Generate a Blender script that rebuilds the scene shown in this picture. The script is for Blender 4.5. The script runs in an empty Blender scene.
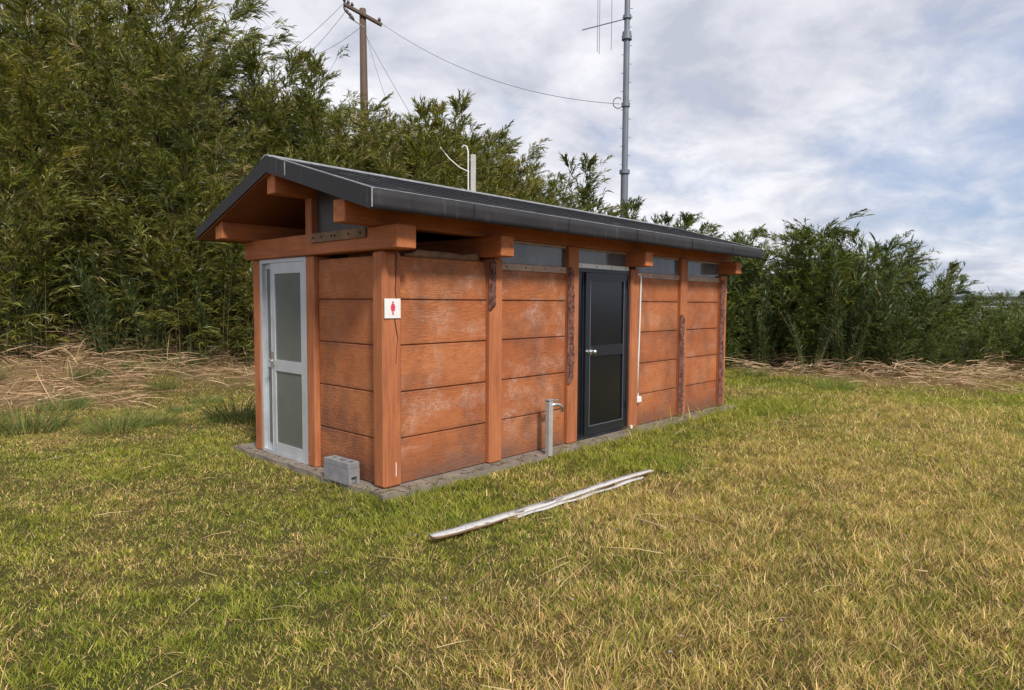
import bpy, bmesh, math, random
import numpy as np
from mathutils import Vector, Matrix

random.seed(7); RNG = np.random.default_rng(11)
scene = bpy.context.scene
COL = scene.collection

# ------------------------------------------------------------------ camera frame (metres; hut corner at the origin)
CAM = np.array([-3.042, -4.132, 1.5]); YAW = math.radians(42.66); PITCH = math.radians(3.665); ROLL = math.radians(0.327)
FX = 657.8
FW = np.array([math.cos(YAW), math.sin(YAW)]); RT = np.array([math.sin(YAW), -math.cos(YAW)])
def at(d, r):                       # d metres ahead of the photographer, r metres to the right, on plan
    p = CAM[:2] + FW*d + RT*r
    return float(p[0]), float(p[1])

def P3(px, py, d):                  # a far point on plan at distance d: bearing from px, height from py
    fw3 = np.array([FW[0]*math.cos(PITCH), FW[1]*math.cos(PITCH), -math.sin(PITCH)]); r3 = np.array([RT[0], RT[1], 0]); u3 = np.cross(r3, fw3)
    ca_, sa_ = math.cos(ROLL), math.sin(ROLL); rr = r3*ca_+u3*sa_; uu = u3*ca_-r3*sa_
    q = fw3+rr*(px-512)/FX+uu*(345-py)/FX; return CAM+q*d/(q[0]*FW[0]+q[1]*FW[1])

# ------------------------------------------------------------------ numpy noise
def _hash(i, j, s):
    n = (i*374761393 + j*668265263 + s*974711) & 0x7fffffff
    n = ((n ^ (n >> 13))*1274126177) & 0x7fffffff
    return ((n ^ (n >> 16)) & 0xffff)/65535.0
def vnoise(x, y, s=0):
    x = np.asarray(x, float); y = np.asarray(y, float)
    i = np.floor(x).astype(np.int64); j = np.floor(y).astype(np.int64); u = x-i; v = y-j
    u = u*u*(3-2*u); v = v*v*(3-2*v)
    return (_hash(i, j, s)*(1-u)+_hash(i+1, j, s)*u)*(1-v) + (_hash(i, j+1, s)*(1-u)+_hash(i+1, j+1, s)*u)*v
def fbm(x, y, s=0, o=4):
    a = 0; w = .5; t = 0
    for k in range(o):
        a = a+w*vnoise(x*2**k, y*2**k, s+k*17); t += w; w *= .5
    return a/t
def sstep(a, b, x):
    t = np.clip((x-a)/(b-a), 0, 1); return t*t*(3-2*t)

# ------------------------------------------------------------------ terrain
BR = np.array([-60, -14, -9.5, -6.5, -4.2, -1, 3, 5.2, 7, 10, 13, 60.])
BD = np.array([6, 6.8, 8.9, 10.6, 11.9, 13.2, 14.6, 14.2, 12.9, 13.0, 13.8, 14.])   # foot of the thicket
AR = np.array([-60, -9, -4, 0, 3, 5, 8, 60.]); AH = np.array([3.6, 3.6, 3.3, 2.4, 1.0, .35, .25, .25])
def dr(x, y):
    px = np.asarray(x)-CAM[0]; py = np.asarray(y)-CAM[1]
    return px*FW[0]+py*FW[1], px*RT[0]+py*RT[1]
def height(x, y):
    d, r = dr(x, y)
    e = d-np.interp(r, BR, BD)
    h = np.interp(r, AR, AH)*sstep(-.3, 5.4, e)
    h = h+.75*sstep(12, 17, r)*sstep(17, 21.5, d)*(1-sstep(60, 120, d))
    h = h+.10*sstep(-2.2, 0, e)*(.4+fbm(x*1.3, y*1.3, 3))+.42*sstep(-1.5, -.1, e)*(1-sstep(-5.5, -3.2, r))*(.2+1.3*fbm(x*1.1, y*1.1, 13))*(1-sstep(1, 4, e))
    flat = sstep(.4, 1.6, np.maximum(np.maximum(-x-.1, x-6.0), np.maximum(-y-.1, y-2.4)))
    h = h+(fbm(np.asarray(x)*.5, np.asarray(y)*.5, 5)-.5)*.10*flat + (fbm(np.asarray(x)*3, np.asarray(y)*3, 6)-.5)*.025*flat
    return h

def dryness(x, y):
    """0 green .. 1 straw coloured: how dry the turf is at a point"""
    d, r = dr(x, y)
    n = fbm(x*.9, y*.9, 21); n2 = fbm(x*3.1, y*3.1, 31)
    z = .50-.12*sstep(7.5, 9.5, d)*sstep(2, 4, r)+.22*sstep(-1.2, 1.5, r)*(1-sstep(8.5, 10.5, d))*sstep(.2, 1.4, -y-.7)
    z = z-.34*(1-sstep(.15, .95, np.abs(np.asarray(y)+.45)))*sstep(-1., 0, x)*(1-sstep(5.5, 9, x))   # lush strip by the long wall
    z = z-.20*(1-sstep(.3, 1.3, np.abs(np.asarray(x)+.7)))*sstep(-1.2, 0, y)*(1-sstep(2.4, 3.4, y))
    return z+(n-.5)*.95+(n2-.5)*.55

# ------------------------------------------------------------------ mesh helpers
def mesh_np(name, V, F, mat, parent=None, cols=None, smooth=False, uvy=None):
    """V (n,3), F (m,k) quads or tris as one mesh object"""
    me = bpy.data.meshes.new(name); k = F.shape[1]
    me.vertices.add(len(V)); me.vertices.foreach_set('co', np.ascontiguousarray(V, np.float32).ravel())
    me.loops.add(F.size); me.loops.foreach_set('vertex_index', np.ascontiguousarray(F, np.int32).ravel())
    me.polygons.add(len(F)); me.polygons.foreach_set('loop_start', np.arange(0, F.size, k, dtype=np.int32))
    me.polygons.foreach_set('loop_total', np.full(len(F), k, np.int32))
    if smooth: me.polygons.foreach_set('use_smooth', np.ones(len(F), bool))
    if cols is not None:
        a = me.attributes.new('col', 'FLOAT_COLOR', 'POINT')
        c = np.ones((len(V), 4), np.float32); c[:, :3] = cols; a.data.foreach_set('color', c.ravel())
    me.update(); me.validate()
    o = bpy.data.objects.new(name, me); COL.objects.link(o); me.materials.append(mat)
    if parent: o.parent = parent
    return o

def strips(P, D, L, W, droop, K, rng, side=None, prof='leaf', curl=0):
    """n ribbons starting at P along D; returns V, F and the t of every vertex"""
    n = len(P); t = np.linspace(0, 1, K)
    if prof == 'leaf': w = np.interp(t, [0, .12, .35, .7, 1], [.25, .75, 1, .7, .04])
    elif prof == 'blade': w = np.interp(t, [0, .5, 1], [1, .75, .06])
    else: w = np.interp(t, [0, .9, 1], [1, .8, .3])
    if side is None:
        a = rng.normal(size=(n, 3)); side = np.cross(D, a)
    side = side/(np.linalg.norm(side, axis=1, keepdims=True)+1e-9)
    L = np.asarray(L)[:, None, None]; W = np.asarray(W)[:, None, None]
    c = P[:, None, :]+D[:, None, :]*L*t[None, :, None]
    dz = np.asarray(droop)[:, None]*L[:, :, 0]*t[None, :]**2
    c[:, :, 2] -= dz
    if np.ndim(curl): c += curl[:, None, :]*L*(t**2)[None, :, None]
    s = side[:, None, :]*W*.5*w[None, :, None]
    V = np.stack([c-s, c+s], 2).reshape(-1, 3)
    b = (np.arange(n)*K*2)[:, None]+(np.arange(K-1)*2)[None, :]
    F = np.stack([b, b+1, b+3, b+2], 2).reshape(-1, 4)
    T = np.broadcast_to(t[None, :, None], (n, K, 2)).reshape(-1)
    return V, F, T

def tubes_np(lines, radii, sides=5):
    """many polylines as tubes"""
    Vs = []; Fs = []; o = 0
    for pts, rr in zip(lines, radii):
        pts = np.asarray(pts, float); n = len(pts); tg = np.gradient(pts, axis=0); tg /= np.linalg.norm(tg, axis=1, keepdims=True)+1e-9
        ref = np.array([0, 0, 1.]) if abs(tg[0, 2]) < .9 else np.array([1., 0, 0])
        u = np.cross(tg, ref); u /= np.linalg.norm(u, axis=1, keepdims=True); v = np.cross(tg, u)
        a = np.linspace(0, 2*math.pi, sides, endpoint=False); rr = np.broadcast_to(rr, (n,))
        ring = pts[:, None, :]+(u[:, None, :]*np.cos(a)[None, :, None]+v[:, None, :]*np.sin(a)[None, :, None])*rr[:, None, None]
        Vs.append(ring.reshape(-1, 3))
        i = np.arange(n-1)[:, None]*sides; j = np.arange(sides)[None, :]; j2 = (j+1) % sides
        Fs.append(np.stack([o+i+j, o+i+j2, o+i+sides+j2, o+i+sides+j], 2).reshape(-1, 4)); o += n*sides
    return np.concatenate(Vs), np.concatenate(Fs)

def obj(name, bm, mat, parent=None, smooth=False):
    me = bpy.data.meshes.new(name); bmesh.ops.recalc_face_normals(bm, faces=bm.faces[:])
    bm.to_mesh(me); bm.free(); me.materials.append(mat)
    if smooth:
        for p in me.polygons: p.use_smooth = True
    o = bpy.data.objects.new(name, me); COL.objects.link(o)
    if parent: o.parent = parent
    return o
def box(bm, x0, x1, y0, y1, z0, z1, bev=0, M=None, seg=1):
    r = bmesh.ops.create_cube(bm, size=1); vs = r['verts']
    for v in vs: v.co = Vector((x0+(v.co.x+.5)*(x1-x0), y0+(v.co.y+.5)*(y1-y0), z0+(v.co.z+.5)*(z1-z0)))
    if bev:
        es = list({e for v in vs for e in v.link_edges})
        g = bmesh.ops.bevel(bm, geom=es, offset=bev, segments=seg, affect='EDGES', profile=.6); vs = list({v for f in g['faces'] for v in f.verts} | {v for v in vs if v.is_valid})
    if M is not None:
        for v in vs: v.co = M @ v.co
    return vs
def tube(bm, pts, r, sides=10, cap=True):
    V, F = tubes_np([pts], [r], sides); vs = [bm.verts.new(v) for v in V]
    for f in F: bm.faces.new([vs[i] for i in f])
    if cap: bm.faces.new(vs[:sides][::-1]); bm.faces.new(vs[-sides:])
def prism(bm, poly, axis, a0, a1):
    """poly in the two other axes, extruded from a0 to a1 along axis"""
    def p(q, a): 
        return {0: (a, q[0], q[1]), 1: (q[0], a, q[1]), 2: (q[0], q[1], a)}[axis]
    A = [bm.verts.new(p(q, a0)) for q in poly]; B = [bm.verts.new(p(q, a1)) for q in poly]; n = len(poly)
    bm.faces.new(A); bm.faces.new(B[::-1])
    for i in range(n): bm.faces.new([A[i], A[(i+1) % n], B[(i+1) % n], B[i]])
def one(name, mat, parent, *b, bev=0):
    bm = bmesh.new(); box(bm, *b, bev=bev); return obj(name, bm, mat, parent)
def tag(o, label=None, cat=None, group=None, kind=None):
    for k, v in (('label', label), ('category', cat), ('group', group), ('kind', kind)):
        if v: o[k] = v
    return o
def empty(name, loc=(0, 0, 0), rz=0, s=1):
    o = bpy.data.objects.new(name, None); COL.objects.link(o); o.location = loc; o.rotation_euler = (0, 0, rz); o.scale = (s, s, s)
    o.empty_display_size = .2; return o

# ------------------------------------------------------------------ materials
class NT:
    def __init__(s, name):
        s.m = bpy.data.materials.new(name); s.m.use_nodes = True; s.t = s.m.node_tree; s.t.nodes.clear()
        s.out = s.n('ShaderNodeOutputMaterial'); s.b = s.n('ShaderNodeBsdfPrincipled'); s.l(s.b.outputs[0], s.out.inputs[0])
        s.co = s.n('ShaderNodeTexCoord').outputs['Object']
    def n(s, t, **kw):
        x = s.t.nodes.new(t)
        for k, v in kw.items(): setattr(x, k, v)
        return x
    def l(s, a, b): s.t.links.new(a, b)
    def set(s, sock, v):
        if isinstance(v, bpy.types.NodeSocket): s.l(v, sock)
        else: sock.default_value = v
    def map(s, sc=(1, 1, 1), rot=(0, 0, 0), vec=None):
        m = s.n('ShaderNodeMapping'); s.set(m.inputs[0], vec or s.co); m.inputs['Scale'].default_value = sc; m.inputs['Rotation'].default_value = rot; return m.outputs[0]
    def noise(s, scale=5, detail=4, rough=.55, dist=0, vec=None):
        x = s.n('ShaderNodeTexNoise'); s.set(x.inputs['Vector'], vec or s.co); x.inputs['Scale'].default_value = scale; x.inputs['Detail'].default_value = detail
        x.inputs['Roughness'].default_value = rough; x.inputs['Distortion'].default_value = dist; return x.outputs['Fac']
    def math(s, op, a, b=0, c=0):
        x = s.n('ShaderNodeMath', operation=op); s.set(x.inputs[0], a); s.set(x.inputs[1], b); s.set(x.inputs[2], c); return x.outputs[0]
    def rng(s, v, a, b, c=0, d=1):
        x = s.n('ShaderNodeMapRange'); s.set(x.inputs[0], v)
        for i, q in enumerate((a, b, c, d)): x.inputs[i+1].default_value = q
        return x.outputs[0]
    def mix(s, f, a, b, mode='MIX'):
        x = s.n('ShaderNodeMix', data_type='RGBA', blend_type=mode); s.set(x.inputs[0], f)
        s.set(x.inputs[6], a if isinstance(a, bpy.types.NodeSocket) else (*a, 1)); s.set(x.inputs[7], b if isinstance(b, bpy.types.NodeSocket) else (*b, 1)); return x.outputs[2]
    def bump(s, h, st=.3, dist=.01, nrm=None):
        x = s.n('ShaderNodeBump'); s.set(x.inputs['Height'], h); x.inputs['Strength'].default_value = st; x.inputs['Distance'].default_value = dist
        if nrm: s.l(nrm, x.inputs['Normal'])
        return x.outputs[0]
    def fin(s, col=None, rough=.7, nrm=None, metal=0, spec=.5):
        if col is not None: s.set(s.b.inputs['Base Color'], col if isinstance(col, bpy.types.NodeSocket) else (*col, 1))
        s.set(s.b.inputs['Roughness'], rough); s.b.inputs['Metallic'].default_value = metal; s.b.inputs['Specular IOR Level'].default_value = spec
        if nrm: s.l(nrm, s.b.inputs['Normal'])
        return s.m

def m_panel(name, wear, horizontal='x'):
    """orange painted concrete cast with a wood grain figure, worn pale in blotches"""
    t = NT(name)
    geo = t.map((1, 1, 1))
    st = t.map((1.0, 1.0, 4.5)) 
    n1 = t.noise(1.3, 3, .5, .6, st)
    rings = t.math('SINE', t.math('MULTIPLY', n1, 110))
    grain = t.noise(9, 6, .65, 0, t.map((1, 1, 9)))
    blot = t.noise(2.4, 8, .66, .25, t.map((1, 1, 1.7))); fine = t.noise(38, 4, .7)
    base = t.mix(t.rng(t.noise(1.1, 4), .3, .7), (.39, .132, .048), (.54, .215, .088))
    base = t.mix(t.rng(t.noise(3.3, 8, .7, .3), .45, .68, 0, .65), base, (.30, .088, .036)); base = t.mix(t.rng(grain, .38, .7, 0, .5), base, (.24, .068, .027))
    base = t.mix(t.math('MULTIPLY', t.rng(rings, .55, 1, 0, .30), t.rng(t.noise(2, 2), .35, .6)), base, (.17, .05, .025))
    sx = t.n('ShaderNodeSeparateXYZ'); t.l(t.co, sx.inputs[0])
    row = t.math('MULTIPLY', t.math('SUBTRACT', sx.outputs[2], .056), 1/.3655); fr = t.math('FRACT', row)
    cbn = t.n('ShaderNodeCombineXYZ'); t.l(t.math('FLOOR', row), cbn.inputs[0]); t.l(t.math('FLOOR', t.math('MULTIPLY', t.math('SUBTRACT', sx.outputs[0], .05), 1/1.145)), cbn.inputs[1])
    wn = t.n('ShaderNodeTexWhiteNoise', noise_dimensions='3D'); t.l(cbn.outputs[0], wn.inputs['Vector'])
    base = t.mix(t.rng(wn.outputs['Value'], 0, 1, 0, .5), base, (.27, .078, .032))
    seam = t.math('MULTIPLY', t.math('MAXIMUM', t.rng(fr, .0, .13, 1, 0), t.rng(fr, .90, 1, 0, 1)), t.rng(t.noise(4, 6, .7), .35, .65, .1, .9))
    base = t.mix(t.math('MULTIPLY', seam, .65), base, (.11, .045, .028))
    w = t.math('MULTIPLY', t.rng(blot, .485, .62), t.rng(t.math('ADD', fine, t.math('MULTIPLY', grain, .6)), .65, 1.0))
    base = t.mix(t.math('MULTIPLY', w, wear), base, (.52, .35, .28))
    # smoky grey dirt low down on each board and in runs
    dirt = t.math('MULTIPLY', t.rng(t.noise(1.9, 7, .7, .2, t.map((1, 1, .8))), .47, .70), .72)
    dirt = t.math('MAXIMUM', dirt, t.math('MULTIPLY', t.rng(t.math('SUBTRACT', sx.outputs[2], t.math('MULTIPLY', fine, .35)), -.05, .16, .8, 0), t.rng(blot, .3, .6, .4, 1)))
    base = t.mix(dirt, base, (.12, .06, .042))
    h = t.math('ADD', t.math('MULTIPLY', t.math('MULTIPLY', rings, .35), t.rng(t.noise(1.7, 3), .42, .6)), t.math('ADD', t.math('MULTIPLY', grain, 1.2), fine))
    return t.fin(base, t.rng(fine, .3, .7, .55, .85), t.bump(h, .38, .006), spec=.22)
def m_post(name, vert=True, col=(.44, .155, .062), dark=(.24, .080, .036)):
    t = NT(name); sc = (9, 9, .6) if vert == True else ((.6, 9, 9) if vert == 'x' else (9, .6, 9))
    g = t.noise(3.5, 8, .7, .3, t.map(sc)); f = t.noise(45, 4, .7)
    c = t.mix(t.rng(g, .35, .72), col, dark); c = t.mix(t.rng(t.noise(2.2, 7, .7, .2, t.map((2, 2, .7))), .5, .72, 0, .7), c, dark); c = t.mix(t.rng(t.noise(1.7, 5), .5, .75, 0, .5), c, (col[0]*1.25, col[1]*1.35, col[2]*1.6))
    c = t.mix(t.math('MULTIPLY', t.rng(t.noise(5, 8, .75, 1), .63, .72), .5), c, (.42, .33, .28))
    return t.fin(c, .68, t.bump(t.math('ADD', g, t.math('MULTIPLY', f, .3)), .5, .006), spec=.3)
def m_simple(name, col, rough=.6, metal=0, var=.25, scale=6, bump=.15, spec=.5, stain=None):
    t = NT(name); n = t.noise(scale, 8, .65); f = t.noise(scale*9, 3, .7)
    c = t.mix(t.rng(n, .3, .7), tuple(x*(1-var) for x in col), tuple(min(1, x*(1+var)) for x in col))
    if stain: c = t.mix(t.rng(t.noise(scale*.6, 9, .75, .5), .52, .7, 0, .8), c, stain)
    return t.fin(c, t.rng(f, .3, .7, rough*.85, min(1, rough*1.15)), t.bump(t.math('ADD', n, f), bump, .004), metal, spec)
def m_attr(name, rough=.6, trans=.3, spec=.3, tint=(1, 1, 1), tscale=(1.1, 1.25, .5)):
    """leaves and blades: colour of each leaf comes from the mesh, some light passes through"""
    t = NT(name); a = t.n('ShaderNodeAttribute', attribute_name='col').outputs['Color']
    oi = t.n('ShaderNodeObjectInfo').outputs['Random']
    hs = t.n('ShaderNodeHueSaturation'); t.l(a, hs.inputs['Color']); t.set(hs.inputs['Value'], t.rng(oi, 0, 1, .78, 1.25)); t.set(hs.inputs['Hue'], t.rng(oi, 0, 1, .508, .488))
    c = t.mix(1, hs.outputs[0], tint, 'MULTIPLY'); t.fin(c, rough, None, spec=spec)
    tr = t.n('ShaderNodeBsdfTranslucent'); t.l(t.mix(1, c, tscale, 'MULTIPLY'), tr.inputs[0])
    mx = t.n('ShaderNodeMixShader'); mx.inputs[0].default_value = trans; t.l(t.b.outputs[0], mx.inputs[1]); t.l(tr.outputs[0], mx.inputs[2]); t.l(mx.outputs[0], t.out.inputs[0])
    return t.m

M = dict(
    panel_worn=m_panel('worn_orange_concrete_panel', .66), panel=m_panel('orange_concrete_panel', .38), panel_front=m_panel('front_orange_concrete_panel', .15),
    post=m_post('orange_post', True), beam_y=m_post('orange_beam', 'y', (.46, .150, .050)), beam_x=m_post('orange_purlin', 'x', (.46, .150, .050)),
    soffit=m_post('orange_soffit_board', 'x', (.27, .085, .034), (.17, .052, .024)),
    alu=m_simple('weathered_aluminium', (.52, .55, .60), .42, .35, .10, 4, .06, stain=(.36, .37, .38)),
    frosted=m_simple('frosted_grey_glass', (.125, .14, .135), .22, 0, .15, 2, .03),
    black=m_simple('black_painted_metal', (.012, .014, .021), .32, 0, .2, 3, .01),
    blackpane=m_simple('black_door_panel', (.0055, .0065, .011), .20, 0, .2, 2, .01),
    chrome=m_simple('chrome', (.75, .75, .76), .18, .95, .08, 10, .05),
    concrete=m_simple('pale_concrete', (.20, .17, .145), .9, 0, .25, 5, .7, stain=(.13, .125, .10)),
    block=m_simple('grey_concrete_block', (.22, .22, .235), .92, 0, .22, 14, .8, stain=(.18, .18, .18)),
    white=m_simple('white_plastic', (.72, .72, .73), .4, 0, .05, 8, .03),
    pink=m_simple('pink_red_paint', (.62, .05, .09), .5, 0, .05, 8, .02),
    clear_strip=m_simple('dusty_batten', (.38, .27, .22), .8, 0, .25, 9, .2, stain=(.22, .13, .1)),
    greyboard=m_simple('grey_gable_board', (.040, .033, .030), .45, 0, .3, 3, .1),
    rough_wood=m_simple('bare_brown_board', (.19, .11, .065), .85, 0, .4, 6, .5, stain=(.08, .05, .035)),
    dark=m_simple('dark_crack', (.02, .012, .01), .9),
    pole=m_post('brown_pole_wood', True, (.12, .078, .055), (.055, .038, .03)),
    steel=m_simple('galvanised_steel', (.33, .35, .38), .5, .5, .15, 5, .08),
    steel_grey=m_simple('grey_mast_paint', (.15, .17, .21), .5, .2, .15, 5, .08),
    cable=m_simple('black_cable', (.07, .07, .075), .6), 
    ceramic=m_simple('dark_insulator', (.08, .06, .06), .3),
    soil_inside=m_simple('dim_floor', (.10, .09, .08), .9),
)
def m_spall():
    t = NT('broken_dark_wood_core'); n = t.noise(26, 8, .75, .8, t.map((1, 1, .45))); f = t.noise(90, 4, .8)
    c = t.mix(t.rng(n, .35, .65), (.05, .018, .013), (.36, .19, .16)); return t.fin(c, .95, t.bump(t.math('ADD', n, f), 1, .02), spec=.1)
M['spall'] = m_spall()
def m_roof():
    t = NT('charcoal_roll_roofing')
    sp = t.n('ShaderNodeSeparateXYZ'); t.l(t.co, sp.inputs[0])
    st = t.math('FRACT', t.math('MULTIPLY', sp.outputs[1], 1/.182))
    off = t.math('MULTIPLY', t.math('FLOOR', t.math('MULTIPLY', sp.outputs[1], 1/.182)), .37)
    sx = t.math('FRACT', t.math('ADD', t.math('MULTIPLY', sp.outputs[0], 1/.455), off))
    ln = t.math('MAXIMUM', t.rng(st, .0, .10, 1, 0), t.rng(sx, .0, .025, .7, 0))
    g = t.noise(120, 3, .8); n = t.noise(3, 6, .7); streak = t.noise(6, 6, .7, 0, t.map((.35, 5, 1)))
    c = t.mix(t.rng(n, .3, .7), (.012, .013, .018), (.030, .032, .040)); c = t.mix(t.rng(g, .5, .8, 0, .6), c, (.12, .12, .13))
    c = t.mix(t.rng(streak, .56, .75, 0, .5), c, (.17, .18, .20)); c = t.mix(ln, c, (.012, .012, .014))
    return t.fin(c, .78, t.bump(t.math('SUBTRACT', t.math('MULTIPLY', g, .35), ln), .6, .012), spec=.25)
M['roof'] = m_roof()
def m_fascia():
    t = NT('weathered_charcoal_sheet'); n = t.noise(2.2, 8, .7, .4); s = t.noise(7, 6, .7, 0, t.map((2.5, 2.5, .35))); f = t.noise(60, 4, .7)
    c = t.mix(t.rng(n, .3, .7), (.012, .0115, .014), (.030, .028, .032)); c = t.mix(t.rng(s, .58, .75, 0, .45), c, (.11, .105, .105)); c = t.mix(t.rng(f, .6, .8, 0, .3), c, (.02, .02, .02))
    return t.fin(c, t.rng(n, .3, .7, .55, .8), t.bump(t.math('ADD', n, t.math('MULTIPLY', f, .2)), .25, .01), .0, .35)
M['fascia'] = m_fascia()
M['flash'] = m_simple('worn_pale_flashing', (.27, .28, .30), .45, .3, .35, 12, .2, stain=(.13, .13, .14))
def m_peel():
    t = NT('peeling_white_paint_board'); n = t.noise(5, 9, .75, .2, t.map((.7, 5, 5))); f = t.noise(40, 4, .7)
    c = t.mix(t.rng(n, .545, .575), (.47, .47, .475), (.12, .10, .085)); c = t.mix(t.rng(f, .55, .8, 0, .5), c, (.27, .26, .25)); return t.fin(c, .85, t.bump(f, .25, .003), spec=.15)
M['peel'] = m_peel()
def m_plastic():
    t = NT('smoky_clear_sheet'); n = t.noise(3, 6, .7); t.fin(t.mix(t.rng(n, .35, .7), (.07, .075, .09), (.16, .17, .19)), .12, spec=.6); return t.m
M['sheet'] = m_plastic()
def m_ground():
    t = NT('turf_soil'); a = t.n('ShaderNodeAttribute', attribute_name='col').outputs['Color']; n = t.noise(9, 9, .75); f = t.noise(70, 5, .8); b = t.noise(.25, 5)
    c = t.mix(1, a, t.mix(t.rng(n, .3, .7), (.55, .55, .55), (1.3, 1.3, 1.2)), 'MULTIPLY'); c = t.mix(t.rng(f, .5, .75, 0, .55), c, (.26, .20, .10)); c = t.mix(t.rng(f, .48, .3, 0, .5), c, (.02, .022, .01))
    return t.fin(c, .95, t.bump(t.math('ADD', n, f), 1, .03), spec=.1)
M['ground'] = m_ground()
M['leaf'] = m_attr('bamboo_leaf', .42, .30, .5, tint=(1.14, 1.12, .95))
M['reedleaf'] = m_attr('reed_leaf', .45, .25, .4, tint=(1.3, 1.25, 1.1))
M['grass'] = m_attr('grass_blade', .55, .32, .25)
M['straw'] = m_attr('straw', .75, .15, .2, tscale=(1, .9, .6))
M['leaf_backlit_tint'] = m_attr('backlit_tint_leaf', .45, .22, .35, tint=(.72, .88, .70))  # bamboo leaf tinted darker: the backlit tone is painted into the colour
M['culmdark'] = m_simple('dull_green_cane', (.085, .080, .032), .6, 0, .4, 4, .1)
M['culm'] = m_simple('dry_culm', (.20, .17, .085), .6, 0, .4, 4, .1)
M['stem_green'] = m_simple('green_stem', (.09, .11, .045), .6, 0, .3, 4, .1)

# ------------------------------------------------------------------ ground sheet
def axis_lines(lo, hi, a, b, step):
    inner = np.arange(a, b+1e-6, step); out = [inner]
    g = step; x = b; L = []
    while x < hi: g *= 1.22; x += g; L.append(x)
    out.append(np.array(L)); g = step; x = a; L = []
    while x > lo: g *= 1.22; x -= g; L.append(x)
    out.insert(0, np.array(L[::-1])); return np.concatenate(out)
gd = axis_lines(-60, 500, 0, 24, .16); gr = axis_lines(-450, 450, -13, 14, .16)
DD, RR = np.meshgrid(gd, gr, indexing='ij')
GX = CAM[0]+FW[0]*DD+RT[0]*RR; GY = CAM[1]+FW[1]*DD+RT[1]*RR; GZ = height(GX, GY)
inside = (GX > .05) & (GX < 5.8) & (GY > .05) & (GY < 2.1); GZ = np.where(inside, -.05, GZ)
V = np.stack([GX, GY, GZ], -1).reshape(-1, 3); nd, nr = DD.shape
i = (np.arange(nd-1)[:, None]*nr+np.arange(nr-1)[None, :]); F = np.stack([i, i+1, i+nr+1, i+nr], -1).reshape(-1, 4)
def straw_amt(x, y):
    d, r = dr(x, y); e = d-np.interp(r, BR, BD)
    n = fbm(x*1.1, y*1.1, 77)
    L = sstep(-1.9, -.5, e+(n-.5)*2.6)*(1-sstep(.8, 2.6, e))*(1-sstep(-3.6, -2.4, r))
    R = sstep(-1.7, -.7, e+(n-.5)*2.6)*(1-sstep(.2, 1.4, e))*sstep(4.0, 5.2, r)*(1-sstep(10.5, 12, r))
    return np.maximum(L, R)
dry = np.clip(dryness(V[:, 0], V[:, 1]), 0, 1)[:, None]; sa = straw_amt(V[:, 0], V[:, 1])[:, None]
d_, r_ = dr(V[:, 0], V[:, 1]); e_ = (d_-np.interp(r_, BR, BD))[:, None]
gc = np.array([.060, .085, .020])*(1-dry)+np.array([.20, .130, .060])*dry
gc = gc*(1-sa)+np.array([.30, .205, .12])*sa
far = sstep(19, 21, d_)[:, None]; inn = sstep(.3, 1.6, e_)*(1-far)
gc = gc*(1-inn)+np.array([.035, .028, .016])*inn; gc = gc*(1-far)+np.array([.075, .10, .025])*far  # ground inside the thicket coloured darker to deepen the shade there
tag(mesh_np('ground', V, F, M['ground'], cols=gc, smooth=True), 'uneven mown turf ground rising into a bank behind the hut', 'ground', kind='structure')

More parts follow.
